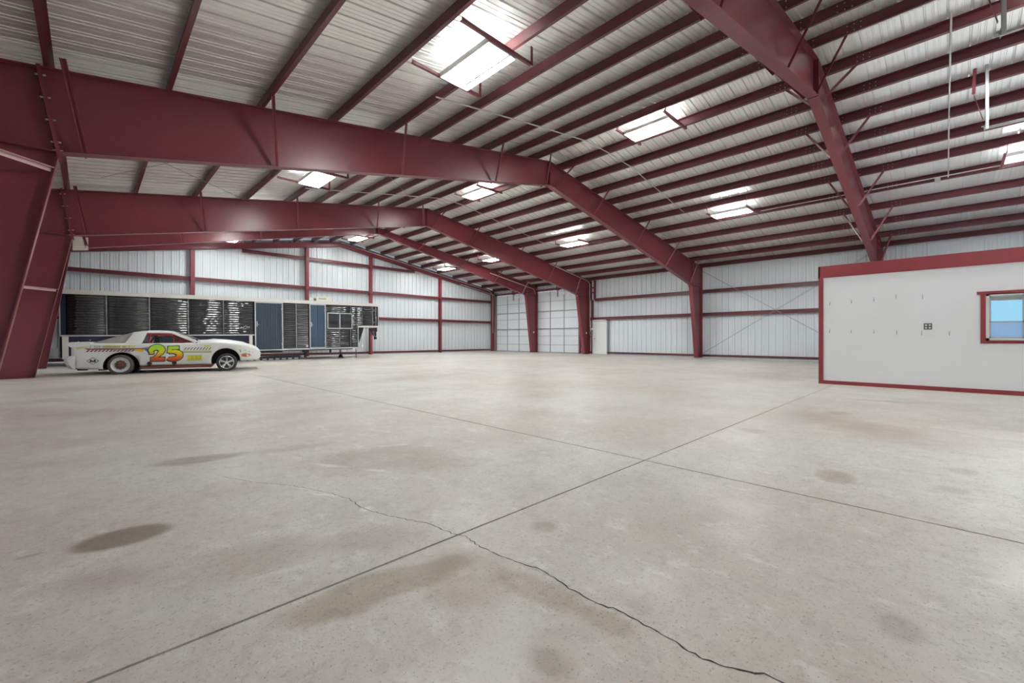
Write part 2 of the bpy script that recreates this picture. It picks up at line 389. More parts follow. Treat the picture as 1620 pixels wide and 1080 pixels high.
# ------------------------------------------------------------------ rigid frames
def strip(mb, p, q, t, nsgn, hw=.1, m=0):
    p = Vector((p[0], 0, p[1])); q = Vector((q[0], 0, q[1])); d = (q - p).normalized(); n = Vector((-d.z, 0, d.x)) * nsgn * t
    vs = [(a.x, y, a.z) for y in (-hw, hw) for a in (p, q, q + n, p + n)]
    mb.add(vs, [(0, 1, 2, 3), (7, 6, 5, 4), (0, 4, 5, 1), (1, 5, 6, 2), (2, 6, 7, 3), (3, 7, 4, 0)], m)
def frame_meshes(zk, ti, zr, tb):
    out = {}
    for side in (-1, 1):
        X = (lambda x: x) if side < 0 else (lambda x: 2 * XM - x)
        pk = (XL + ti, zk); pt = (XL + ti - .2, zf(XL + ti - .2)); eo = (XL, ZF0); rb = (XM, zr); rt = (XM, zf(XM))
        sg = -side
        mb = MB(); t = .005
        mb.extr([(X(a), b) for a, b in ((XL, .012), (XL + tb, .012), pk, pt, eo)], xz, -t, t)
        strip(mb, (X(XL + tb), .012), (X(pk[0]), pk[1]), .014, -sg if True else 0)
        strip(mb, (X(XL), .012), (X(XL), ZF0), .014, sg if False else -sg)
        strip(mb, (X(XL), ZF0), (X(pt[0]), pt[1]), .014, -sg)
        strip(mb, (X(XL + .012), zk - (ti) * .02), (X(pk[0]), pk[1]), .012, sg, .095)
        mb.box(min(X(XL), X(XL + tb)), max(X(XL), X(XL + tb)), -.11, .11, 0, .014)
        out['column', side] = mb.mesh('column', RED)
        mb = MB()
        mb.extr([(X(a), b) for a, b in (pk, rb, rt, pt)], xz, -t, t)
        strip(mb, (X(pk[0]), pk[1]), (X(XM), zr), .014, sg)
        strip(mb, (X(pt[0]), pt[1]), (X(XM), zf(XM)), .014, -sg)
        out['rafter', side] = mb.mesh('rafter', RED)
        # bolted splice plate standing proud of the web at the knee
        mb = MB(); a = Vector((X(pk[0]), 0, pk[1])); b = Vector((X(pt[0]), 0, pt[1])); d = (b - a).normalized()
        a2 = a - d * .09; b2 = b + d * .02
        mb.bar(a2, b2, .21, .045, 0, up=(side, 0, .2)); out['end_plate', side] = mb.mesh('end_plate', RED)
        mb = MB(); h = (b - a).length
        for k in (.02, .12, .38, .64, .9):
            for yy in (-.075, .075):
                c = a + d * h * k + Vector((0, yy, 0)); nx = Vector((d.z, 0, -d.x))
                mb.tube(c - nx * .055, c + nx * .055, .013, 6)
        out['bolts', side] = mb.mesh('bolts', BOLT)
    mb = MB().box(XM - .022, XM + .022, -.10, .10, zr - .02, zf(XM) - .02); out['ridge_plate', 0] = mb.mesh('ridge_plate', RED)
    return out
FM = frame_meshes(3.745, 1.285, 6.042, .604)
FD = frame_meshes(4.058, 1.153, 6.50, .58)
def low(x, zk, ti, zr):
    xx = min(x, 2 * XM - x); return zk + (zr - zk) * (xx - XL - ti) / (XM - XL - ti)
def steel_frame(y, meshes, prm, label, knee_brace=()):
    t = thing('steel_frame', label, 'steel frame', (0, y, 0), 0)
    for (nm, s_), me in meshes.items():
        o = place(nm, me, t)
        if nm == 'bolts': o['kind'] = 'stuff'
    zk, ti, zr = prm
    for side in (-1, 1):
        for o in (.6, 2.63, 5.66, 8.4, 11.05):
            xp = XM + side * o; xf = XM + side * (o - (.22 if o > 1 else .42))
            for yy in (-1, 1):
                MB().angle((xf, yy * .09, low(xf, zk, ti, zr) + .01), (xp, yy * (.42 if o > 10 else .64), zf(xp) + .02), .05, .006).build('flange_brace', RED, t)
    for z, yy in knee_brace:
        xi = XL + .604 + (ti - .604) * z / zk
        MB().angle((xi - .01, -.09, z), (XL - .02, -1.15, z), .06, .006).build('flange_brace', PINK, t)['label'] = 'pale pink brace from the column to the wall girt'
    return t
PRM = (3.745, 1.285, 6.042)
steel_frame(YA, FM, PRM, 'dark red steel roof frame nearest the camera, peaking high above the white office wall')
steel_frame(YB, FM, PRM, 'large dark red steel frame spanning the whole width, left column cut by the photo edge', ((3.5, -1),))
steel_frame(YC, FM, PRM, 'dark red steel frame behind the parked race car, right column beside the white walk door', ((2.29, -1),))
fd = steel_frame(YD, FD, (4.058, 1.153, 6.50), 'slim dark red steel frame just before the trailer, right column between the overhead doors')
MB().extr([(-.41, 4.0), (-.03, 4.06), (-.03, 4.50), (-.41, 4.50)], xz, -.115, -.107).build('splice_plate', CREAM, fd)['label'] = 'cream splice plate at the left knee'

# ------------------------------------------------------------------ ceiling lights
def light_meshes():
    out = []
    L2, W2 = .63, .30
    mb = MB().box(-.16, .16, -L2, L2, .045, .07)                                    # ballast tray
    mb.box(-W2, W2, -L2 - .012, -L2, -.025, .07).box(-W2, W2, L2, L2 + .012, -.025, .07)
    for s_ in (-1, 1): mb.box(s_ * W2 - .005, s_ * W2 + .005, -L2, L2, -.025, .062)
    out.append(('housing', mb.mesh('housing', WHITE), None))
    mb = MB()
    for s_ in (-1, 1):
        mb.extr([(s_ * .16, .045), (s_ * .16, .051), (s_ * .20, .036), (s_ * .20, .030)], xz, -L2, L2)
    out.append(('reflector', mb.mesh('reflector', WHITE), None))
    for k in range(6):
        x = -.235 + .094 * k
        out.append(('tube', MB().tube((x, -L2 + .02, .005), (x, L2 - .02, .005), .0145, 8).mesh('tube', TUBEM) if k == 0 else None, (x + .235, 0, 0)))
    return out
LM = light_meshes()
def ceiling_light(x, y, z, side, label):
    t = thing('ceiling_light', label, 'ceiling light', (x, y, z), 0, 'fluorescent ceiling lights')
    tube = None
    for nm, me, off in LM:
        if nm == 'tube':
            if me: tube = me
            place('tube', tube, t, off)
        else: place(nm, me, t)
    for yy in (-.67, .67):
        if side == 0: up, dn = .66, -.66
        else: up, dn = (.62, -.86) if side < 0 else (-.62, .86)
        lo, hi = min(up, dn), max(up, dn)
        MB().box(lo, hi, yy - .025, yy + .025, -.005, .0).box(lo, hi, yy - .025, yy - .02, .0, .045).build('bracket', RED, t)
        for xx in ((-.6, .6) if side == 0 else (up,)):
            MB().box(xx - .025, xx + .025, yy - .033, yy - .026, -.005, zf(x + xx) - z + .02).build('hanger', RED, t)
ROWS = {-1: (4.70, zf(3.88) - .048, 'left slope'), 0: (XM, zf(XM - .6) - .09, 'ridge'), 1: (2 * XM - 4.70, zf(3.88) - .048, 'right slope')}
names = {(-1, 5.64): 'large bright fluorescent ceiling light on two brackets, nearest on the left roof slope',
         (0, 5.64): 'fluorescent ceiling light under the ridge, between the two nearest roof frames',
         (1, 5.64): 'fluorescent ceiling light on the right slope, left of the nearest frame rafter',
         (-1, 12.87): 'fluorescent ceiling light on the left slope, just below the large spanning frame',
         (0, 12.87): 'fluorescent ceiling light under the ridge, seen below the large spanning frame',
         (1, 12.87): 'fluorescent ceiling light on the right slope, above the walk door bay',
         (-1, 18.76): 'fluorescent ceiling light on the left slope over the race car, hidden by a rafter',
         (0, 18.76): 'fluorescent ceiling light under the ridge over the trailer nose, hidden by a rafter',
         (1, 18.76): 'fluorescent ceiling light on the right slope before the nearer overhead door',
         (-1, 23.4): 'fluorescent ceiling light on the left slope above the trailer, hidden by rafters',
         (0, 23.4): 'farthest fluorescent ceiling light under the ridge, above the gable wall',
         (1, 23.4): 'farthest fluorescent ceiling light on the right slope, near the gable wall',
         (-1, -1.64): 'fluorescent ceiling light on the left slope beside the camera, outside the photo',
         (0, -1.64): 'fluorescent ceiling light under the ridge above the office, outside the photo top',
         (1, -1.64): 'fluorescent ceiling light above the office wall, cut by the right photo edge'}
for (side, y), lab in names.items():
    x, z, _ = ROWS[side]
    ceiling_light(x, y, z, side, lab)

# ------------------------------------------------------------------ conduits
def conduit(pts, label, r=.015, nm='conduit'):
    o = MB().path(pts, r, 6).build(nm, CONDUIT); return tag(o, label, 'conduit')
def sl(x, d=.05): return zf(x) - d
conduit([(4.9, 7.13, sl(4.9)), (8, 7.2, sl(8)), (XM - .6, 7.3, sl(XM - .6)), (XM + .6, 7.3, sl(XM + .6)), (12.4, 7.16, sl(12.4)), (16.3, 7.16, sl(16.3))], 'thin grey conduit crossing the purlins near the large spanning frame')
conduit([(4.9, 14.38, sl(4.9)), (8, 14.38, sl(8)), (XM - .6, 14.4, sl(XM - .6)), (XM + .6, 14.5, sl(XM + .6)), (16.5, 14.42, sl(16.5))], 'thin grey conduit crossing the purlins above the race car bay')
conduit([(17.58, .03, sl(17.58)), (14.0, .01, sl(14)), (XM, -.02, sl(XM, .08))], 'thin grey conduit climbing the right slope from the junction box')
cdr = conduit([(17.72, -1.0, sl(17.72, -.06)), (17.72, 4.9, sl(17.72, -.06))], 'thin grey conduit running along the purlin between two right lights')
jb = MB().box(-.07, .07, -.06, .06, -.06, .06).box(-.078, .078, -.068, .068, -.068, -.06).build('junction_box', CONDUIT, cdr, (17.70, .25, sl(17.70, .02)))
conduit([(18.56, YD - .13, 5.25), (22.75, YD - .13, 4.55), (22.95, YD - .13, 4.2)], 'light conduit following the slim frame rafter down between the overhead doors', .02)
conduit([(19.1, YC - .13, 5.36), (22.85, YC - .13, 4.70), (23.1, YC - .13, 4.55), (23.12, YC - .13, 1.72)], 'light conduit running down the rafter and column beside the walk door', .02)
conduit([(XM, YE - .15, 6.74), (22.7, YE - .15, 4.75), (23.0, YE - .15, 4.4), (23.0, YE - .15, 1.4)], 'light conduit along the gable rafter down to the far corner', .02)

# ------------------------------------------------------------------ office box
XO, YO = 11.65, 2.03
wo = struct('wall_office')
mb = MB()
WY0, WY1, WZ0, WZ1 = -.96, -.46, .97, 1.80     # window hole
YS = -4.6
for y0, y1, z0, z1 in ((WY1, YO, 0, 2.58), (YS, WY0, 0, 2.58), (WY0, WY1, 0, WZ0), (WY0, WY1, WZ1, 2.58)):
    mb.box(XO, XO + .1, y0, y1, z0, z1)
mb.build('wall_panel', DRYWALL, wo)
MB().box(XO + .1, 21.6, YO - .1, YO, 0, 2.58).build('wall_panel', DRYWALL, wo)
MB().box(XO + .1, 21.6, YS, YS + .1, 0, 2.58).build('wall_panel', DRYWALL, wo)
MB().box(21.5, 21.6, YS + .1, YO - .1, 0, 2.58).build('wall_panel', DRYWALL, wo)
MB().box(XO, 21.6, YS, YO, 2.58, 2.6).build('office_roof', DRYWALL, wo)
MB().box(XO - .03, XO, YS, YO + .03, 2.345, 2.605).box(XO - .03, 21.6, YO, YO + .03, 2.345, 2.605).build('top_band', REDTRIM, wo)
MB().box(XO - .015, XO, YS, YO - .06, 2.315, 2.345).build('crown_strip', DRYWALL, wo)
MB().box(XO - .022, XO, YO - .06, YO + .025, 0, 2.345).box(XO, XO + .12, YO, YO + .022, 0, 2.345).build('corner_trim', REDTRIM, wo)
bo = MB().box(XO - .02, XO, YS, YO - .06, 0, .078).build('baseboard_office', REDTRIM); bo['kind'] = 'structure'
# window
w1 = struct('window_1')
Y0, Y1 = -.97, -.45
MB().box(XO - .022, XO, Y1 - .01, Y1 + .055, .965, 1.812).box(XO - .022, XO, Y0 - .055, Y0 + .01, .965, 1.812).box(XO - .03, XO, Y0 - .10, Y1 + .10, 1.812, 1.86).box(XO - .022, XO, Y0 - .055, Y1 + .055, .915, .965).build('window_trim', REDTRIM, w1)
mb = MB()
for a, b_, c, d in ((Y1 - .055, Y1, .965, 1.812), (Y0, Y0 + .055, .965, 1.812), (Y0, Y1, .965, 1.01), (Y0, Y1, 1.775, 1.812)): mb.box(XO + .0, XO + .06, a, b_, c, d)
mb.build('window_frame', WHITE, w1)
SASH = mat('sash_grey', (.45, .50, .53), .4)
mb = MB()
for a, b_, c, d in ((Y1 - .075, Y1 - .055, 1.01, 1.775), (Y0 + .055, Y0 + .075, 1.01, 1.775), (Y0 + .055, Y1 - .055, 1.01, 1.03), (Y0 + .055, Y1 - .055, 1.75, 1.775), (Y0 + .055, Y1 - .055, 1.29, 1.315)): mb.box(XO + .012, XO + .05, a, b_, c, d)
mb.build('sash', SASH, w1)
GLASS = mat('clear_glass', (.95, .97, .98), .02, alpha=1)
MB().box(XO + .03, XO + .034, Y0 + .07, Y1 - .07, 1.315, 1.75).build('pane', GLASS, w1)
MB().box(XO + .022, XO + .026, Y0 + .07, Y1 - .07, 1.03, 1.29).build('pane', GLASS, w1)
SHADE = mat('daylit_blue_shade', (.42, .76, .92), .7, emit=(.36, .72, .98), estr=.25)  # daylight behind the roller shade painted as blue colour and a faint glow
SHADE2 = mat('daylit_blue_grey_shade', (.40, .60, .80), .7, emit=(.34, .56, .90), estr=.16)  # same daylight put into the lower shade, duller colour and weaker glow
MB().box(XO + .075, XO + .08, Y0 + .05, Y1 - .05, 1.30, 1.70).build('roller_shade', SHADE, w1)
MB().box(XO + .085, XO + .09, Y0 + .05, Y1 - .05, 1.01, 1.32).build('lower_shade', SHADE2, w1)
MB().box(XO + .07, XO + .10, Y0 + .05, Y1 - .05, 1.69, 1.76).build('shade_cassette', WHITE, w1)
# outlet
ot = thing('electrical_outlet', 'double electrical outlet in a dark plate on the white office wall', 'outlet', (XO, .298, 1.238))
MB().box(-.008, 0, -.058, .058, -.06, .06).build('cover_plate', DGREY, ot)
for yy in (-.026, .026):
    for zz in (-.026, .026):
        MB().tube((-.011, yy, zz), (-.006, yy, zz), .016, 10).build('receptacle', WHITE, ot)
for y, z in ((1.846, 1.775), (1.472, 1.795), (1.104, 1.817), (.76, 1.851), (.37, 1.823), (1.852, 1.167), (1.475, 1.16), (1.104, 1.146), (.749, 1.126), (.385, 1.114), (.004, 1.104)):
    hk = MB()
    hk.path([(XO, y, z + .035), (XO - .035, y, z + .037), (XO - .042, y, z + .012), (XO - .034, y, z - .03), (XO - .055, y, z - .042), (XO - .07, y, z - .01)], .0048, 5)
    hk.build('wall_hook', MGREY, wo)

# ------------------------------------------------------------------ walk door and overhead doors
dr = struct('door_1')
a, b_ = D1
MB().box(XR - .02, XR + .14, a - .09, a, 0, 2.2).box(XR - .02, XR + .14, b_, b_ + .05, 0, 2.2).box(XR - .02, XR + .14, a - .09, b_ + .05, 2.13, 2.2).build('door_frame', WHITE, dr)
MB().box(XR + .03, XR + .075, a + .005, b_ - .005, .015, 2.09).build('door_leaf', WHITE, dr)
MB().box(XR + .025, XR + .04, a + .03, b_ - .03, 2.095, 2.125).build('door_closer', MGREY, dr)
MB().tube((XR + .03, b_ - .08, .98), (XR - .03, b_ - .08, .98), .014, 8).tube((XR - .03, b_ - .08, .98), (XR - .03, b_ - .2, .98), .010, 8).tube((XR + .03, b_ - .08, .98), (XR + .022, b_ - .08, .98), .03, 12).build('door_handle', MGREY, dr)
LEV = [.015, .56, 1.18, 1.695, 2.44, 2.93, 3.63, 4.34]
def overhead(n, y0, y1):
    d = struct('door_%d' % n); dx = XR + .10
    for i in range(7):
        z0, z1 = LEV[i], LEV[i + 1]
        mb = MB().box(dx, dx + .05, y0 + .02, y1 - .02, z0 + .006, z1 - .006)
        k = 2 if z1 - z0 > .6 else 1
        for j in range(1, k + 1):
            zz = z0 + (z1 - z0) * j / (k + 1); mb.box(dx - .004, dx, y0 + .03, y1 - .03, zz - .012, zz + .012)
        mb.build('door_section', DOORW, d)
    for k in range(4):
        yy = y0 + .03 + (y1 - y0 - .06) * k / 3
        for i in range(7):
            MB().box(dx - .03, dx - .004, yy - .028, yy + .028, LEV[i] + .015, LEV[i + 1] - .015).build('stile', MGREY, d)
    for z in (1.695, 2.93, .03):
        MB().box(dx - .07, dx - .03, y0 + .03, y1 - .03, z - .03, z + .03).build('strut', MGREY, d)
    for z in (.56, 1.18, 2.44, 3.63):
        MB().box(dx - .012, dx - .003, y0 + .03, y1 - .03, z - .014, z + .014).build('joint_strip', MGREY, d)
    for yy in (y0 - .03, y1 + .03):
        MB().box(dx - .09, dx - .03, yy - .03, yy - .022, .05, 4.2).box(dx - .09, dx - .03, yy + .022, yy + .03, .05, 4.2).box(dx - .036, dx - .03, yy - .03, yy + .03, .05, 4.2).build('track', GALV, d)
        MB().path([(dx - .06, yy, 4.2), (dx - .10, yy, 4.35), (dx - .25, yy, 4.45), (dx - .6, yy, 4.52), (dx - 1.6, yy, 4.70), (dx - 3.6, yy, 5.03)], .02, 6).build('track', GALV, d)
        MB().box(dx - .13, dx + .0, yy - .05, yy + .05, 4.36, 4.62).build('bearing_bracket', BLACK, d)
    MB().tube((dx - .1, y0, 4.56), (dx - .1, y1, 4.56), .014, 8).build('spring_shaft', MGREY, d)
    for s_ in (-1, 1):
        ym = (y0 + y1) / 2
        MB().tube((dx - .1, ym + s_ * .12, 4.56), (dx - .1, ym + s_ * 1.0, 4.56), .032, 10).build('torsion_spring', GALV, d)
        MB().tube((dx - .1, (y0 if s_ < 0 else y1) - s_ * .10, 4.56), (dx - .1, (y0 if s_ < 0 else y1) - s_ * .02, 4.56), .07, 12).build('cable_drum', MGREY, d)
    yc = y0 + (y1 - y0) * .47
    MB().box(dx - .12, dx - .02, yc - .10, yc + .10, 4.34, 4.62).build('spring_bracket', RED, d)
    for s_ in (-1, 1):
        MB().box(dx - .10, dx - .075, yc + s_ * .08, yc + s_ * .62, 4.03, 4.22).build('header_plate', WHITE, d)
    MB().box(dx - .13, dx - .07, yc - .03, yc + .03, 3.9, 4.36).build('arm', MGREY, d)
overhead(2, *O1); overhead(3, *O2)
# safety sensors and switch gear near the doors
for y, z, lab in ((YC + .12, 1.35, 'small white switch box on the column left of the walk door'), (YD - .12, 1.45, 'small white switch box on the column between the overhead doors')):
    tag(MB().box(-.05, .05, -.03, .0, -.06, .06).box(-.035, .035, -.04, -.03, -.045, .045).build('switch_box', WHITE, None, (XR - .45, y - .115 - .12 if y < 20 else y, z)), lab, 'switch')
ds = thing('disconnect_switch', 'grey electrical disconnect box hung beside the walk door', 'electrical box', (XR - .02, 16.23, 1.35))
MB().box(-.12, 0, -.10, .10, -.12, .12).build('enclosure', MGREY, ds)
MB().box(-.12, 0, -.06, .06, .22, .32).build('small_box', WHITE, ds)
MB().tube((-.06, 0, .12), (-.06, 0, .22), .014, 6).build('pipe', CONDUIT, ds)
MB().path([(-.15, .0 + .09 * cos(t), -.12 + .13 * sin(t)) for t in [k * .45 for k in range(29)]], .011, 6).build('hose', BLACK, ds)
# tracks of the front overhead door, hung from the roof
for x, lab in ((12.85, 'galvanised overhead door track end hung from the purlins, right of the conduit'), (9.04, 'galvanised overhead door track end hung at the upper right photo corner')):
    t = thing('door_track', lab, 'door track', (x, -.5, 5.23), 0, 'hung door tracks')
    MB().box(-.03, .03, -.004, .0, -.03, zf(x) + .02 - 5.23).box(-.03, -.024, -.05, 0, -.03, zf(x) + .02 - 5.23).build('hanger', GALV, t)
    MB().path([(0, .02, 0), (0, -4.6, 0)], .03, 8).build('rail', GALV, t)
    MB().bar((0, .14, zf(x) - 5.23 + .02), (0, .16, .75), .05, .008).bar((0, .16, .75), (0, .03, .18), .05, .008).build('brace', RED, t)
    MB().box(-.05, .05, .005, .011, -.04, .06).tube((0, .0, .045), (0, .05, .045), .015, 8).build('end_stop', MGREY, t)
# ------------------------------------------------------------------ race car (x forward, y across, near side -y)
CARA = radians(-12.88)
cnx, cny = 0.2229, 0.9748
car = thing('race_car', 'battered white race car with number 25 and coloured stripes parked before the trailer', 'car', (.612 + cnx * .93, 16.265 + cny * .93, 0), CARA)
CWHITE = mat('car_white', (.78, .78, .77), .32, 0, .04, 3)
CGREY = mat('hatch_grey_plastic', (.30, .28, .26), .35, 0, .05, 2)
CRED = mat('roll_cage_red', (.42, .03, .035), .4)
COCK = mat('cockpit_dark', (.035, .028, .03), .7)
TYRE = mat('dusty_tyre', (.085, .078, .07), .8, 0, .25, 6)
TYRE2 = mat('black_tyre', (.035, .035, .036), .7, 0, .2, 6)
STEELW = mat('pale_steel_rim', (.62, .60, .58), .4, .2)
CHROME = mat('polished_rim', (.78, .78, .79), .16, .9)
SHT = [-1.0, -.95, -.80, -.60, -.3, 0, .3, .6, 1.0, 1.4, 1.77, 2.1, 2.3, 2.5, 2.7, 2.9, 3.05, 3.2, 3.31, 3.37, 3.40]
ZB = [.20, .18, .165, .155, .14, .17, .20, .22, .22, .22, .22, .21, .22, .25, .28, .305, .31, .31, .32, .36, .41]
ZS = [.82, .84, .855, .86, .86, .86, .86, .858, .86, .86, .865, .885, .885, .87, .845, .81, .775, .725, .665, .61, .54]
ZT_ = [.85, .865, .885, .89, .89, .89, .89, .89, .89, .90, .965, .975, .965, .945, .915, .875, .835, .78, .71, .64, .55]
WD = [.87, .905, .925, .93, .93, .93, .93, .93, .93, .93, .93, .93, .93, .93, .925, .91, .885, .83, .75, .66, .52]
def lerp_t(T, s):
    if s <= SHT[0]: return T[0]
    for i in range(len(SHT) - 1):
        if s <= SHT[i + 1]:
            k = (s - SHT[i]) / (SHT[i + 1] - SHT[i]); return T[i] + (T[i + 1] - T[i]) * k
    return T[-1]
def ring(s):
    zb, zs, zt, wd = (lerp_t(T, s) for T in (ZB, ZS, ZT_, WD))
    half = [(wd - .14, zb), (wd - .03, zb + .02), (wd, zb + .07), (wd, zb + (zs - zb) * .5), (wd, zs - .045), (wd - .012, zs - .015), (wd - .05, zs + .006), (wd * .72, zs + (zt - zs) * .6), (wd * .38, zs + (zt - zs) * .92)]
    pts = [(s, -y, z) for y, z in half] + [(s, 0, zt)] + [(s, y, z) for y, z in reversed(half)] + [(s, 0, zb)]
    return pts
ss = []
for i in range(len(SHT) - 1):
    n = 2
    for k in range(n): ss.append(SHT[i] + (SHT[i + 1] - SHT[i]) * k / n)
ss.append(SHT[-1])
R_ = [ring(s) for s in ss]
bm_ = MB().grid(R_, sm=True, close=True)
nn_ = len(R_[0])
bm_.add(R_[0], [tuple(range(nn_))]).add(R_[-1], [tuple(range(nn_ - 1, -1, -1))])
import bmesh
def weld(me):
    b = bmesh.new(); b.from_mesh(me); bmesh.ops.remove_doubles(b, verts=b.verts, dist=1e-5); bmesh.ops.recalc_face_normals(b, faces=b.faces); b.to_mesh(me); b.free()
bme = bm_.mesh('body', [CWHITE, COCK]); weld(bme)
body = bpy.data.objects.new('body', bme); COL.objects.link(body)
cut = MB()
cuts = []
def cutter(mb):
    me = mb.mesh('cut', [CWHITE, COCK]); weld(me)
    for p in me.polygons: p.material_index = 1
    o = bpy.data.objects.new('cut', me); COL.objects.link(o); cuts.append(o)
for cx, cz, r in ((.03, .225, .39), (2.465, .33, .375)):
    for s_ in (-1, 1):
        cutter(MB().tube((cx, s_ * .50, cz), (cx, s_ * 1.2, cz), r, 40, sm=False))
        cutter(MB().box(cx - r * .985, cx + r * .985, min(s_ * .5, s_ * 1.2), max(s_ * .5, s_ * 1.2), -.1, cz))
cutter(MB().box(.42, 1.70, -.80, .80, .42, 1.4))
for o in cuts:
    m = body.modifiers.new('b', 'BOOLEAN'); m.operation = 'DIFFERENCE'; m.object = o; m.solver = 'EXACT'
dg = bpy.context.evaluated_depsgraph_get(); dg.update()
nme = bpy.data.meshes.new_from_object(body.evaluated_get(dg)); nme.name = 'body'
if len(nme.polygons) < 50: nme = bme
body.modifiers.clear(); body.data = nme
for o in cuts: bpy.data.objects.remove(o)
for p in nme.polygons:
    p.use_smooth = abs(p.normal.x) < .97 and p.material_index == 0
body.parent = car
def sidey(s): return -(lerp_t(WD, s) + .003)
# spoiler and rear bumper
mb = MB()
secs = [(-.93, .0), (-.75, .0), (0, 0), (.75, 0), (.93, 0)]
P = []
for y, _ in secs:
    k = 1 if abs(y) < .8 else .6
    P.append([(-.62, y, .885), (-1.02, y, .905 - .02 * (1 - k)), (-1.10, y, .875), (-1.085, y, .845), (-.99, y, .76), (-.62, y, .80)])
mb.grid(P, close=True, sm=False).add(P[0], [(0, 1, 2, 3, 4, 5)]).add(P[-1], [(5, 4, 3, 2, 1, 0)])
mb.build('spoiler', CWHITE, car)
prof = [(-.90, .54), (-1.06, .53), (-1.13, .49), (-1.16, .43), (-1.13, .33), (-1.06, .19), (-.90, .165)]
P = []
for y, dx in ((-.93, .10), (-.90, .02), (-.7, 0), (0, -.02), (.7, 0), (.90, .02), (.93, .10)):
    P.append([(min(x + (dx if x < -1 else 0), -.88), y, z) for x, z in prof])
MB().grid(P, close=False).add(P[0], [tuple(range(7))]).add(P[-1], [tuple(range(6, -1, -1))]).build('rear_bumper', CWHITE, car)
MB().box(-1.015, -1.0, -.84, .84, .55, .80).build('tail_panel', COCK, car)
# greenhouse
mb = MB(); P = []; Q = []
for s, z in ((.24, 1.19), (.34, 1.225), (.55, 1.247), (.75, 1.252), (.95, 1.243), (1.08, 1.222), (1.14, 1.20)):
    hw = .60; row = []
    for k in range(-6, 7):
        y = hw * k / 6; row.append((s, y, z - .055 * abs(k / 6) ** 3))
    P.append(row); Q.append([(x, y * .97, zz - .03) for x, y, zz in row])
mb.grid(P).grid([r[::-1] for r in Q])
edge = [[a, b] for a, b in zip([r[0] for r in P], [r[0] for r in Q])]; mb.grid(edge, sm=False)
mb.grid([[b, a] for a, b in zip([r[-1] for r in P], [r[-1] for r in Q])], sm=False)
mb.grid([[a, b] for a, b in zip(P[0], Q[0])], sm=False).grid([[b, a] for a, b in zip(P[-1], Q[-1])], sm=False)
mb.build('roof', CWHITE, car)
for s_ in (-1, 1):
    def gp(s, z):   # point on the leaning side of the cabin
        k = (z - .86) / (1.19 - .86); return (s, s_ * (.885 - .285 * k), z)
    def slab4(q, t=.025):
        a = [gp(*p) for p in q]; b = [(x, y - s_ * t, z) for x, y, z in a]; n = len(a)
        return MB().add(a + b, [tuple(range(n)), tuple(range(2 * n - 1, n - 1, -1))] + [(i, i + n, (i + 1) % n + n, (i + 1) % n) for i in range(n)])
    slab4([(.08, .855), (.44, .855), (.47, .90), (.54, 1.185), (.50, 1.205), (.24, 1.19)]).build('rear_pillar', CWHITE, car)
    slab4([(1.10, 1.16), (1.135, 1.205), (1.50, 1.06), (1.80, .90), (1.80, .86), (1.71, .865)]).build('windscreen_pillar', CWHITE, car)
    slab4([(.50, 1.165), (.53, 1.195), (1.14, 1.20), (1.11, 1.155)]).build('roof_rail', CWHITE, car)
P = []
for s, z0, hw in ((.27, 1.20, .61), (.10, 1.145, .66), (-.12, 1.07, .72), (-.35, .985, .76), (-.55, .91, .79), (-.66, .875, .80)):
    P.append([(s, hw * k / 6, z0 - .04 * abs(k / 6) ** 4 + .02 * (1 - (k / 6) ** 2)) for k in range(-6, 7)])
Q = [[(x, y, z - .015) for x, y, z in r] for r in P]
mb = MB().grid(P).grid([r[::-1] for r in Q])
# closed flanks down to the deck
for k in (0, 12):
    mb.grid([[r[k], (r[k][0], r[k][1] * 1.05, .86)] for r in P], sm=False)
mb.build('rear_hatch', CGREY, car)
P = [[(1.10 + .70 * t, (.585 + .22 * t) * k / 6, 1.195 - .275 * t - .03 * (k / 6) ** 2) for k in range(-6, 7)] for t in (0, .5, 1)]
MB().grid(P).build('windscreen', GLASS, car)
MB().bar((1.715, -.885, .872), (1.80, -.80, .90), .02, .03).build('cowl_trim', BLACK, car)
# hood scoop line
mb = MB(); P = []
for s in (1.95, 2.1, 2.5, 2.9, 3.0):
    zt = lerp_t(ZT_, s); hh = .022 if 1.95 < s < 3 else .0
    P.append([(s, y, zt - .04 * (y / .93) ** 2 + (hh if abs(y) < .4 else -.01)) for y in (-.45, -.40, -.2, 0, .2, .40, .45)])
mb.grid(P).build('hood_bulge', CWHITE, car)
# cockpit: floor, dash, seat, cage
MB().box(.43, 1.69, -.79, .79, .425, .44).build('cockpit_floor', COCK, car)
MB().box(1.50, 1.69, -.74, .74, .70, .88).build('dashboard', COCK, car)
MB().box(.78, 1.15, -.45, -.05, .44, .60).extr([(.70, .58), (.86, .58), (.78, 1.05), (.68, 1.05)], xz, -.45, -.05).build('seat', BLACK, car)
cage = MB()
for s_ in (-1, 1):
    y0, y1 = s_ * .76, s_ * .55
    cage.tube((.55, y0, .44), (.60, y1, 1.16), .022).tube((.60, y1, 1.16), (1.10, y1, 1.14), .022).tube((1.10, y1, 1.14), (1.64, s_ * .68, .86), .022).tube((1.15, y0, .44), (1.145, y1 * 1.02, 1.13), .022)
    cage.tube((1.15, y0 * .95, .90), (1.55, s_ * .66, .90), .02).tube((1.16, y1 * 1.1, 1.06), (1.42, s_ * .66, .87), .018).tube((.55, y0, .72), (1.15, y0, .72), .022).tube((1.64, s_ * .68, .86), (1.66, s_ * .72, .44), .022)
    cage.tube((.60, y1, 1.13), (1.10, y1, 1.10), .03)
cage.tube((.60, -.55, 1.16), (.60, .55, 1.16), .022).tube((1.10, -.55, 1.14), (1.10, .55, 1.14), .022).tube((.57, -.65, .8), (.60, .55, 1.16), .022)
cage.build('roll_cage', CRED, car)
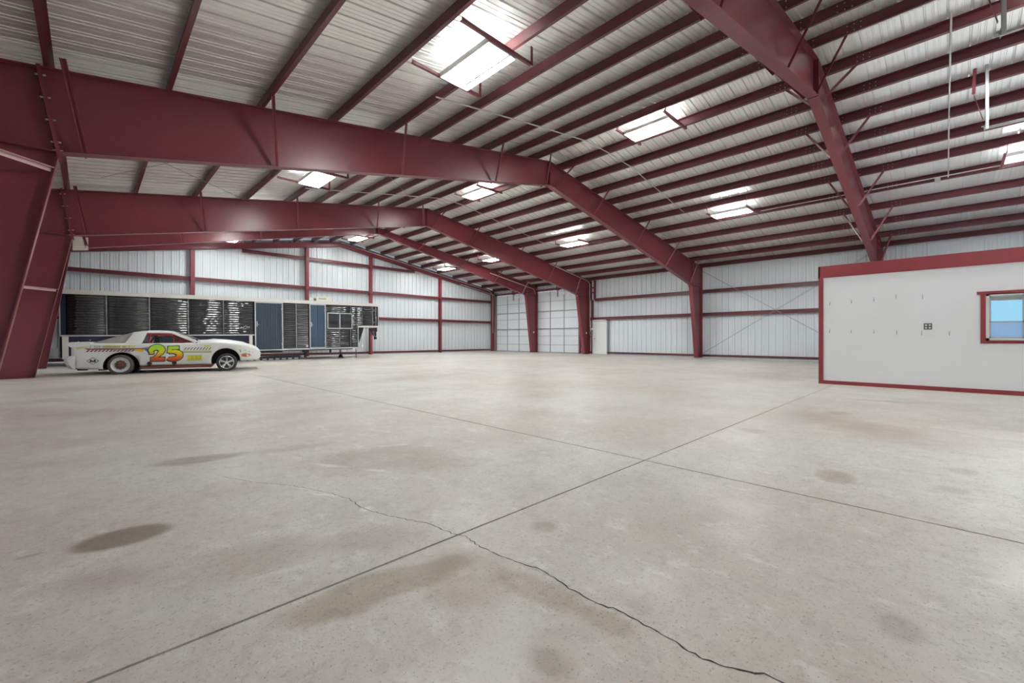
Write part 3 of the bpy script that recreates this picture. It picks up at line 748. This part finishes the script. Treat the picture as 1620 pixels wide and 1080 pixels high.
for y_ in (-.60, .60): MB().bar((.50, y_, 1.142), (1.12, y_, 1.125), .02, .06).build('window_net_rail', CRED, car)
# rocker rails, undertray, exhaust stubs
MB().tube((.40, -.80, .165), (2.12, -.80, .20), .035, 8).tube((.40, .80, .165), (2.12, .80, .20), .035, 8).box(.42, 2.08, -.78, .78, .12, .20).build('rocker_rail', mat('faded_red_rail', (.30, .10, .09), .55, 0, .2, 10), car)
MB().box(-.95, -.75, -.6, -.5, .12, .17).box(-.5, -.34, -.7, -.5, .11, .16).build('frame_stub', RUST, car)
for s in (.655, 1.22):
    m_ = MB().tube((s + .02, -.80, .30), (s - .02, -.952, .285), .042, 14, cap=False)
    m_.lathe([(.042, 0), (.055, -.005), (.06, .02)], (s - .02, -.945, .285), 1, 14)
    m_.build('exhaust_stub', RUST, car)
    MB().lathe([(.040, 0), (.001, .0)], (s - .02, -.946, .285), 1, 14).build('exhaust_bore', BLACK, car)
# wheels
def wheel(x, y, z, r, wdt, kind, s_):
    t_ = MB().lathe([(r * .70, 0), (r * .80, -.014 * 1), (r * .94, -.012), (r, .02), (r, wdt - .02), (r * .94, wdt), (r * .70, wdt)], (0, 0, 0), 1, 36)
    me = t_.mesh('wheel', TYRE if kind == 'rear' else TYRE2)
    # a soft tyre sags where it meets the floor
    for v in me.vertices:
        if v.co.z < -z + .006: v.co.z = -z + .002
    o = place('wheel', me, car, (x, y, z)); 
    if s_ > 0: o.rotation_euler.z = pi
    if kind == 'rear':
        MB().lathe([(r * .72, -.002), (r * .74, -.010), (r * .69, -.012), (r * .66, .015), (r * .5, .02), (r * .47, .02)], (0, 0, 0), 1, 32).build('rim', STEELW, o)
        MB().lathe([(r * .48, .022), (r * .36, .022), (r * .30, .03)], (0, 0, 0), 1, 32).build('rim_ring', DGREY, o)
        mb = MB()
        for k in range(10):
            t = 2 * pi * k / 10; mb.bar((r * .42 * cos(t), .018, r * .42 * sin(t)), (r * .50 * cos(t), .016, r * .50 * sin(t)), .022, .012, up=(0, 1, 0))
        mb.build('rim_spokes', STEELW, o)
        MB().lathe([(r * .31, .022), (r * .27, -.005), (r * .16, -.02), (.001, -.022)], (0, 0, 0), 1, 24).build('hub', RUST, o)
    else:
        MB().lathe([(r * .72, 0), (r * .73, -.012), (r * .66, -.012), (r * .62, .05), (r * .60, .10)], (0, 0, 0), 1, 32).build('rim', CHROME, o)
        MB().lathe([(r * .60, .10), (.001, .10)], (0, 0, 0), 1, 24).build('brake_disc', DGREY, o)
        mb = MB()
        for k in range(5):
            t = 2 * pi * k / 5 + .3
            for q in (-.16, .16):
                mb.bar((r * .12 * cos(t + q), .0, r * .12 * sin(t + q)), (r * .66 * cos(t + q * .8), .015, r * .66 * sin(t + q * .8)), .026, .02, up=(0, 1, 0))
        mb.build('spokes', CHROME, o)
        MB().lathe([(r * .20, .02), (r * .18, -.012), (r * .08, -.02), (.001, -.02)], (0, 0, 0), 1, 20).build('hub', CHROME, o)
for s_ in (-1, 1):
    wheel(.005, s_ * .93, .262, .285, .27, 'rear', s_)
    wheel(2.485, s_ * .91, .268, .275, .22, 'front', s_)
MB().tube((.005, -.7, .27), (.005, .7, .27), .04, 8).tube((2.485, -.75, .27), (2.485, .75, .27), .03, 8).build('axle', RUST, car)
# ---- painted marks on the near side: thin decals that follow the panel
def flat(nm, col): return mat(nm, col, .4)
def decal(name, polys, mats, off=.0):
    mb = MB()
    for poly, mi in polys:
        n = len(poly)
        a = [(s, sidey(s) - off, z) for s, z in poly]; b = [(s, sidey(s) - off + .0025, z) for s, z in poly]
        mb.add(a + b, [tuple(range(n)), tuple(range(2 * n - 1, n - 1, -1))] + [(i, i + n, (i + 1) % n + n, (i + 1) % n) for i in range(n)], mi)
    return mb.build(name, mats, car)
def stroke(pts, wds):
    L_, R2 = [], []
    for i, p in enumerate(pts):
        a = Vector(pts[max(0, i - 1)]); b = Vector(pts[min(len(pts) - 1, i + 1)]); d = (b - a).normalized(); n = Vector((-d.y, d.x)); p = Vector(p)
        wv = wds[i] if isinstance(wds, (list, tuple)) else wds
        L_.append(tuple(p + n * wv / 2)); R2.append(tuple(p - n * wv / 2))
    return [([L_[i], L_[i + 1], R2[i + 1], R2[i]]) for i in range(len(pts) - 1)]
def smooth(pts, n=5):
    out = []
    for i in range(len(pts) - 1):
        p0 = Vector(pts[max(0, i - 1)]); p1 = Vector(pts[i]); p2 = Vector(pts[i + 1]); p3 = Vector(pts[min(len(pts) - 1, i + 2)])
        for k in range(n):
            t = k / n
            out.append(tuple(.5 * ((2 * p1) + (-p0 + p2) * t + (2 * p0 - 5 * p1 + 4 * p2 - p3) * t * t + (-p0 + 3 * p1 - 3 * p2 + p3) * t ** 3)))
    out.append(tuple(pts[-1])); return out
NUMM = bpy.data.materials.new('number_paint'); NUMM.use_nodes = True
nt = NUMM.node_tree; tcn = nt.nodes.new('ShaderNodeTexCoord'); sx = nt.nodes.new('ShaderNodeSeparateXYZ'); mr = nt.nodes.new('ShaderNodeMapRange'); cr = nt.nodes.new('ShaderNodeValToRGB')
nt.links.new(tcn.outputs['Object'], sx.inputs[0]); nt.links.new(sx.outputs['Z'], mr.inputs['Value']); mr.inputs['From Min'].default_value = .36; mr.inputs['From Max'].default_value = .77
nt.links.new(mr.outputs[0], cr.inputs[0]); nt.links.new(cr.outputs[0], nt.nodes['Principled BSDF'].inputs['Base Color']); nt.nodes['Principled BSDF'].inputs['Roughness'].default_value = .4
e = cr.color_ramp.elements; e[0].position = 0; e[0].color = (.55, .06, .012, 1); e[1].position = 1; e[1].color = (.45, .85, .06, 1)
for ps, c in ((.25, (.75, .16, .02, 1)), (.42, (.85, .42, .03, 1)), (.62, (.80, .80, .02, 1))):
    q = e.new(ps); q.color = c
GREEN = flat('dark_green_outline', (.012, .06, .022)); SHDW = flat('black_drop_shade', (.02, .02, .02)); LILAC = flat('pale_outline', (.75, .70, .72))
two = smooth([(.685, .60), (.67, .665), (.735, .735), (.83, .75), (.905, .70), (.905, .625), (.84, .53), (.75, .445), (.70, .405)])
five = smooth([(1.105, .735), (1.095, .66), (1.085, .585)], 3)
fiveb = smooth([(1.09, .585), (1.16, .615), (1.26, .605), (1.325, .545), (1.31, .46), (1.22, .405), (1.10, .405), (1.045, .43)])
def digits(grow, dx=0, dz=0):
    out = []
    n = len(two)
    out += stroke(two, [(.055 + .085 * sin(pi * min(1, i / n * 1.25)) + grow) for i in range(n)])
    out += stroke([(.675 - grow / 2, .405), (.97 + grow / 2, .405)], .085 + grow)
    out += stroke([(.645 - grow / 2, .60), (.72 + grow / 2, .595)], .06 + grow)
    out += stroke(five, .075 + grow)
    out += stroke([(1.07 - grow / 2, .725), (1.30 + grow / 2, .735)], .075 + grow)
    n2 = len(fiveb)
    out += stroke(fiveb, [(.05 + .075 * sin(pi * min(1, max(0, (i / n2 - .05) * 1.1))) + grow) for i in range(n2)])
    return [[(s + dx, z + dz) for s, z in p] for p in out]
decal('number_shade', [(p, 0) for p in digits(.03, -.018, -.022)], SHDW, .000)['label'] = 'black drop shade behind the number'
decal('number_outline', [(p, 0) for p in digits(.058)], GREEN, .0015)['label'] = 'dark green outline of the number 25'
decal('number', [(p, 0) for p in digits(.016)], NUMM, .003)['label'] = 'number 25 fading from lime green to orange'
# letter M in a diamond
dm = [(-.56, .485), (-.44, .39), (-.56, .295), (-.68, .39)]
polys = []
for i in range(4): polys += stroke([dm[i], dm[(i + 1) % 4]], .010)
mz0, mz1 = .352, .428
for a, b_, wv in (((-.605, mz0), (-.605, mz1), .024), ((-.515, mz0), (-.515, mz1), .024), ((-.605, mz1 - .01), (-.56, mz0 + .012), .024), ((-.56, mz0 + .012), (-.515, mz1 - .01), .024)): polys += stroke([a, b_], wv)
for a in (-.605, -.515): polys += stroke([(a - .022, mz0 + .005), (a + .022, mz0 + .005)], .010)
decal('diamond_letter', [(p, 0) for p in polys], SHDW)['label'] = 'black letter M in a diamond outline'
# stripes
YEL = flat('pale_yellow_tape', (.72, .68, .32)); MAR = flat('maroon_stripe', (.22, .07, .07)); PUR = flat('purple_slash', (.24, .12, .22)); ORA = flat('yellow_orange_swoosh', (.85, .50, .03)); BLU = flat('blue_swoosh', (.03, .22, .48)); PNK = flat('pink_patch', (.75, .35, .36)); OLV = flat('olive_stripe', (.42, .36, .20)); LET = flat('olive_lettering', (.30, .27, .07)); STK = flat('yellow_sticker', (.72, .68, .06)); GRN = flat('pale_green_stripe', (.55, .62, .28)); OBR = flat('orange_emblem', (.36, .14, .045)); OBP = flat('pale_orange_emblem', (.80, .50, .36))
decal('yellow_tape', [([(-.80, .815), (-.80, .735), (.30, .74), (.34, .812)], 0), ([(-.92, .76), (-.80, .80), (-.80, .735), (-.86, .70)], 0)], [YEL], 0)
random.seed(9)
pl = []; s = -.62
while s < .26:
    if random.random() < .14: s += .05; continue
    lw = random.uniform(.022, .036); zz = .752
    pl.append([(s, zz), (s + lw, zz), (s + lw, zz + .012), (s, zz + .012)])
    pl.append([(s, zz), (s + .009, zz), (s + .009, zz + .045), (s, zz + .045)])
    if random.random() < .7: pl.append([(s, zz + .034), (s + lw, zz + .034), (s + lw, zz + .045), (s, zz + .045)])
    if random.random() < .5: pl.append([(s + lw - .008, zz), (s + lw, zz), (s + lw, zz + .045), (s + lw - .008, zz + .045)])
    s += lw + .014
decal('tape_lettering', [(p, 0) for p in pl], LET, .0015)['label'] = 'illegible olive lettering on the yellow tape'
polys = [([(-.74, .733), (.62, .728), (.66, .69), (-.66, .695)], 0)]
for k in range(13):
    s = -.66 + k * .078; polys.append(([(s, .69), (s + .05, .69), (s + .0, .635), (s - .045, .635)], 0 if k < 3 else 1))
decal('maroon_stripe', polys, [MAR, PUR])
decal('swoosh', [([(.28, .70), (.46, .705), (.52, .67), (.50, .62), (.40, .625), (.28, .675)], 0), ([(.50, .71), (.66, .715), (.63, .62), (.57, .635)], 1), ([(.46, .745), (.64, .775), (.66, .74), (.56, .728)], 2)], [ORA, BLU, PNK])
polys = [([(1.38, .64), (2.10, .64), (2.10, .60), (1.37, .61)], 0), ([(1.37, .61), (2.10, .60), (2.10, .575), (1.37, .58)], 1)]
for k in range(9):
    s = 1.44 + k * .075; polys.append(([(s + .035, .735), (s + .06, .735), (s + .0, .655), (s - .02, .655)], 2))
decal('olive_stripe', polys, [GRN, OLV, SHDW], 0)
decal('yellow_oval', [([(2.0 + .10 * cos(t), .775 + .022 * sin(t)) for t in [k * pi / 8 for k in range(16)]], 0)], [STK], 0)
polys = [([(1.50, .50), (1.865, .495), (1.865, .35), (1.505, .352)], 0)]
decal('sticker', polys, [STK])['label'] = 'yellow sponsor sticker with illegible letters'
pl = []
for k in range(6):
    s = 1.545 + k * .052
    pl += [[(s, .385), (s + .010, .385), (s + .010, .462), (s, .462)], [(s, .385), (s + .034, .385), (s + .034, .398), (s, .398)]]
    if k % 2: pl += [[(s, .449), (s + .034, .449), (s + .034, .462), (s, .462)], [(s + .026, .385), (s + .034, .385), (s + .034, .462), (s + .026, .462)]]
for a, b_ in (((1.50, .496), (1.865, .491)), ((1.505, .355), (1.865, .353))): pl += stroke([a, b_], .010)
decal('sticker_lettering', [(p, 0) for p in pl], LET, .0015)
polys = [([(2.80, .66), (3.0, .645), (3.0, .615), (2.81, .62)], 0), ([(2.83, .615), (3.10, .60), (3.10, .57), (2.84, .58)], 1)]
decal('fender_stripe', polys, [GRN, MAR])
polys = [([(2.99 + .15 * cos(t), .475 + .075 * sin(t)) for t in [k * pi / 10 for k in range(20)]], 0), ]
decal('emblem_border', polys, [OBP])
decal('emblem', [([(2.99 + .12 * cos(t), .478 + .05 * sin(t)) for t in [k * pi / 10 for k in range(20)]], 0)], [OBR], .0015)
decal('headlight_slot', [([(3.16, .575), (3.33, .565), (3.34, .54), (3.17, .548)], 0)], [SHDW])
# ------------------------------------------------------------------ gooseneck trailer (x along it, nose at +x, y = depth, near face at y = 0)
TA = radians(-2.2)
tr = thing('gooseneck_trailer', 'long black gooseneck trailer with ribbed glossy sides standing behind the race car', 'trailer', (9.92, 21.62, 0), TA)
tr.rotation_euler = (0, -.0105, TA)
SIDING = mat('glossy_black_siding', (.012, .013, .018), .16, 0, .2, 2, spec=1.0)
NAVY = mat('dark_navy_panel', (.040, .056, .082), .35, .1, .12, 2)
NAVYD = mat('dark_navy_skirt', (.014, .018, .038), .3, 0, .2, 3)
ALU = mat('aluminium_trim', (.62, .63, .66), .3, .5)
TWHITE = mat('trailer_white_trim', (.74, .72, .68), .4)
TL = -10.66; DEP = 2.35
# shell behind the skins, its upper neck and roof
MB().box(TL, .08, .13, DEP, .56, 2.80).box(TL, -4.7, .10, DEP, .42, .58).box(.08, 1.19, .075, DEP, 1.62, 2.80).build('shell', BLACK, tr)
MB().box(TL - .02, 1.21, -.012, .05, 2.705, 2.865).box(1.18, 1.21, .05, DEP, 2.705, 2.865).box(TL - .02, TL + .02, .05, DEP, 2.705, 2.865).build('roof_rail', TWHITE, tr)
MB().box(TL, 1.19, .05, DEP, 2.80, 2.85).build('roof', TWHITE, tr)
def ribbed(s0, s1, z0, z1, pitch=.098, dep=.022, bow=.040, wave=1):
    n = max(1, round((z1 - z0) / pitch)); p = (z1 - z0) / n
    prof = []
    for i in range(n):
        a = z0 + i * p
        for k in range(7):
            t = k / 7; prof.append((a + p * t, .012 + dep * (1 - sin(pi * t) ** .8)))
    prof.append((z1, .012 + dep))
    nx = max(4, int((s1 - s0) / .03)) if s1 - s0 > .2 else 2
    kb = bow * min(1, (s1 - s0) / 1.1); rk = [random.uniform(0, 6.28) for _ in range(n + 1)]; ra = [random.uniform(.5, 1.2) for _ in range(n + 1)]; rp_ = [random.uniform(.30, .42) for _ in range(n + 1)]
    rows = []
    for j in range(nx + 1):
        u = j / nx; sg = s0 + (s1 - s0) * u
        rows.append([(sg, d + kb * (2 * u - 1) ** 2 * .9 + .0058 * wave * ra[q // 7] * (1 - (2 * u - 1) ** 2) * sin(6.283 * (sg - s0) / rp_[q // 7] + .35 * rk[q // 7]), z) for q, (z, d) in enumerate(prof)])
    return MB().grid(rows, sm=True).build('siding_panel', SIDING, tr)
segs = [-10.52, -9.45, -8.226, -7.007, -5.80, -4.68]
for i in range(5): ribbed(segs[i] + .012, segs[i + 1] - .012, 1.235, 2.70, bow=(.10, .09, .075, .05, .04)[i], wave=(1.3, 1.2, 1.1, 1, 1)[i])
for s in segs[1:-1]: MB().box(s - .012, s + .012, .0, .02, 1.235, 2.70).build('panel_strip', mat('strip_grey', (.30, .31, .34), .35, .3) if s == segs[1] else bpy.data.materials['strip_grey'], tr)
ribbed(-3.44, -2.34, .56, 2.70)
ribbed(-1.50, -1.47, .56, 2.70); ribbed(-1.47, -.225, .56, 1.53); ribbed(-1.47, -.225, 2.30, 2.70); ribbed(-.225, .085, .56, 2.70); ribbed(.085, 1.19, 1.66, 2.70)
for s, z0, z1 in ((-.86, .56, 1.50), (-.30, .56, 1.50), (-.30, 2.32, 2.70), (.30, 1.68, 2.68), (.885, 1.68, 2.68), (1.06, 1.68, 2.68), (-2.9, .56, 2.70)):
    MB().box(s - .011, s + .011, .0, .02, z0, z1).build('panel_strip', bpy.data.materials['strip_grey'], tr)
MB().box(TL, TL + .14, -.008, .03, 1.235, 2.70).build('corner_post', NAVYD, tr)
MB().box(TL - .012, TL + .02, -.014, .05, 1.18, 2.705).build('corner_edge', ALU, tr)
MB().box(TL, -4.63, -.014, .05, 1.185, 1.235).build('side_rail', ALU, tr)
MB().box(TL + .2, -4.8, .035, .05, .50, 1.18).build('skirt_panel', NAVYD, tr)
for s0, s1, z0 in ((-10.61, -10.45, .38), (-4.85, -4.72, .46)):
    MB().box(s0, s1, .0, .05, z0, 1.18).build('skirt_post', TWHITE, tr)
MB().box(-3.50, .09, -.014, .05, .50, .56).build('bottom_rail', ALU, tr)
MB().box(.085, 1.21, -.016, .05, 1.58, 1.665).box(.085, 1.21, .05, DEP, 1.58, 1.62).build('neck_rail', TWHITE, tr)
MB().box(.07, .10, -.012, .05, .50, 1.60).box(1.19, 1.215, -.012, .05, 1.6, 2.71).build('nose_edge', ALU, tr)
MB().box(.08, .12, .05, DEP, .50, 1.6).box(1.19, 1.21, .05, DEP, 1.6, 2.71).build('nose_panel', SIDING, tr)
def tdoor(s0, s1, z0, z1, mtl, nm, vert, lab):
    MB().box(s0, s1, -.018, .03, z1 - .045, z1).box(s0, s1, -.018, .03, z0, z0 + .045).box(s0, s0 + .05, -.018, .03, z0, z1).box(s1 - .05, s1, -.018, .03, z0, z1).build('door_frame', ALU, tr)
    dl = MB(); n = int((s1 - s0 - .1) / vert)
    pts = []
    for k in range(n):
        a = s0 + .05 + (s1 - s0 - .1) * k / n; wv = (s1 - s0 - .1) / n
        pts += [(a, .004), (a + wv * .8, .004), (a + wv * .85, .012), (a + wv * .95, .012)]
    pts.append((s1 - .05, .004))
    dl.grid([[(a, d, z0 + .045) for a, d in pts], [(a, d, z1 - .045) for a, d in pts]], sm=False)
    o = dl.build('door', mtl, tr); o['label'] = lab
    MB().box(s0 + .075, s0 + .105, -.03, .004, 1.58, 1.82).tube((s0 + .09, -.03, 1.72), (s0 + .16, -.05, 1.66), .012, 6).build('door_handle', ALU, o)
    for zz in (z0 + .3, z1 - .3): MB().box(s1 - .07, s1 - .02, -.026, -.016, zz - .05, zz + .05).build('hinge', ALU, o)
tdoor(-4.63, -3.475, .50, 2.70, NAVY, 'door', .09, 'wide dark navy door with vertical ribs')
NAVY2 = mat('blue_navy_door', (.045, .078, .125), .28, .1, .15, 2)
tdoor(-2.31, -1.54, .555, 2.70, NAVY2, 'door', .30, 'narrow blue-grey entry door')
wn = MB()
wn.box(-1.47, -.22, -.02, .04, 2.262, 2.31).box(-1.47, -.22, -.02, .04, 1.50, 1.545).box(-1.47, -1.43, -.02, .04, 1.5, 2.31).box(-.26, -.22, -.02, .04, 1.5, 2.31).box(-.875, -.835, -.02, .04, 1.5, 2.31)
wo_ = wn.build('window_frame', ALU, tr)
TGL = mat('tinted_window', (.02, .022, .026), .06, 0, spec=.9)
for a, b_ in ((-1.43, -.875), (-.835, -.26)): MB().box(a, b_, .004, .012, 1.545, 2.262).build('pane', TGL, wo_)
# stickers
for s, z, ww, hh in ((-7.28, 2.60, .13, .05), (-4.93, 2.60, .12, .05), (-5.02, 1.36, .10, .05), (-10.2, .99, .03, .03), (-9.9, 1.05, .03, .03), (-2.42, .66, .10, .06)):
    MB().box(s - ww / 2, s + ww / 2, -.004, .0, z - hh / 2, z + hh / 2).build('sticker', TWHITE, tr)
bow = [(-5.16, 1.545), (-5.04, 1.56), (-5.02, 1.60), (-4.93, 1.605), (-4.94, 1.57), (-4.82, 1.575), (-4.87, 1.525), (-4.98, 1.515), (-4.99, 1.48), (-5.08, 1.475), (-5.06, 1.51), (-5.18, 1.50)]
mb = MB()
for i in range(len(bow)):
    p, q = bow[i], bow[(i + 1) % len(bow)]; mb.bar((p[0], -.003, p[1]), (q[0], -.003, q[1]), .004, .014, up=(0, 0, 1) if abs(p[0] - q[0]) > .03 else (1, 0, 0))
mb.build('outline_emblem', ALU, tr)
# roof unit
MB().extr([(-1.93, 2.865), (-1.15, 2.865), (-1.30, 3.07), (-1.42, 3.10), (-1.86, 3.10), (-1.93, 3.06)], xz, .15, .85).build('roof_air_unit', mat('ivory_plastic', (.78, .77, .66), .5), tr)
mb = MB()
for k in range(6):
    s = -1.82 + k * .062; mb.box(s, s + .042, .144, .152, 2.955, 3.03)
mb.build('unit_badge', MGREY, tr)['label'] = 'grey illegible badge on the roof unit'
MB().box(-2.12, -2.06, .15, .6, 2.865, 3.0).box(-2.12, -1.94, .15, .6, 3.0, 3.05).build('roof_bracket', CONDUIT, tr)
# underside: gooseneck, legs, jack, wheels
for yy in (.02, DEP - .06):
    MB().extr([(.12, 1.58), (.40, 1.58), (.34, 1.35), (.14, .78)], xz, yy, yy + .04).build('gusset', BLACK, tr)
yc = DEP / 2
MB().extr([(1.19, 1.66), (1.42, 1.60), (1.42, 1.42), (1.20, 1.58)], xz, yc - .12, yc + .12).box(1.0, 1.45, yc - .1, yc + .1, 1.56, 1.66).tube((1.56, yc, 1.66), (1.56, yc, .98), .065, 12).tube((1.56, yc, 1.06), (1.56, yc, .94), .085, 12).extr([(1.42, 1.62), (1.66, 1.66), (1.66, 1.40), (1.50, 1.20), (1.42, 1.42)], xz, yc - .05, yc + .05).extr([(1.22, 1.58), (1.55, 1.10), (1.52, 1.05), (1.20, 1.54)], xz, yc - .04, yc + .04).build('coupler', BLACK, tr)
MB().path([(1.44, yc - .1, 1.40), (1.42, yc - .14, 1.2), (1.50, yc - .12, 1.08), (1.60, yc - .1, 1.12)], .012, 6).build('safety_chain', MGREY, tr)
for yy in (.04, DEP - .06):
    MB().box(-.03, .0, yy, yy + .04, .005, .52).box(-.07, .04, yy - .03, yy + .07, .0, .012).build('landing_leg', DGREY, tr)
MB().tube((-.45, 1.0, .16), (-.45, 1.0, .56), .022, 8).lathe([(.19, 0), (.13, .03), (.06, .16), (.03, .17)], (-.45, 1.0, .005), 2, 12, sm=False).build('jack_stand', BLACK, tr)
MB().box(-4.55, -.1, .25, .33, .44, .52).box(-4.55, -.1, DEP - .35, DEP - .27, .44, .52).build('frame_rail', DGREY, tr)
MB().box(-2.56, -2.36, .10, .30, .36, .52).box(-2.50, -2.40, .14, .24, .12, .38).build('hanger_box', BLACK, tr)
MB().box(-1.33, -1.25, .10, .18, .30, .50).build('hanger_box', BLACK, tr)
MB().box(-4.35, -3.55, -.10, .2, .40, .46).build('folding_step', BLACK, tr)
MB().box(-5.2, -2.65, .25, .55, .09, .20).build('tool_rail', NAVYD, tr)
mb = MB()
for k in range(9): mb.box(-5.1 + k * .27, -4.93 + k * .27, .24, .25, .06, .12)
mb.build('reflector_strip', ALU, tr)
MB().box(-5.15, -2.7, .28, .52, .04, .09).build('tool_rail_foot', BLACK, tr)
for s in (-8.1, -7.2, -6.3):
    for yy in (.12, DEP - .38):
        t_ = MB().lathe([(.2, 0), (.33, -.008), (.375, .03), (.375, .23), (.33, .26), (.2, .26)], (0, 0, 0), 1, 28).build('wheel', TYRE2, tr, (s, yy, .375 - s * .0068))
        MB().lathe([(.24, .0), (.22, -.01), (.20, .03), (.08, .03), (.06, .0), (.001, .0)], (0, 0, 0), 1, 24).build('rim', STEELW, t_)
MB().tube((-8.1, .3, .43), (-8.1, DEP - .3, .43), .04, 8).tube((-7.2, .3, .425), (-7.2, DEP - .3, .425), .04, 8).tube((-6.3, .3, .42), (-6.3, DEP - .3, .42), .04, 8).build('axle', DGREY, tr)
# rear door with its box and hinges
MB().box(TL - .05, TL - .01, .06, DEP, .45, 2.70).build('rear_ramp', MGREY, tr)
MB().box(TL - .20, TL - .06, .10, .7, .80, 1.75).box(TL - .205, TL - .055, .09, .71, 1.24, 1.255).build('rear_box', mat('pale_grey_box', (.42, .44, .46), .45), tr)
for z in (1.85, 2.1, 2.3): MB().box(TL - .09, TL - .03, .03, .09, z - .05, z + .05).build('rear_hinge', BLACK, tr)
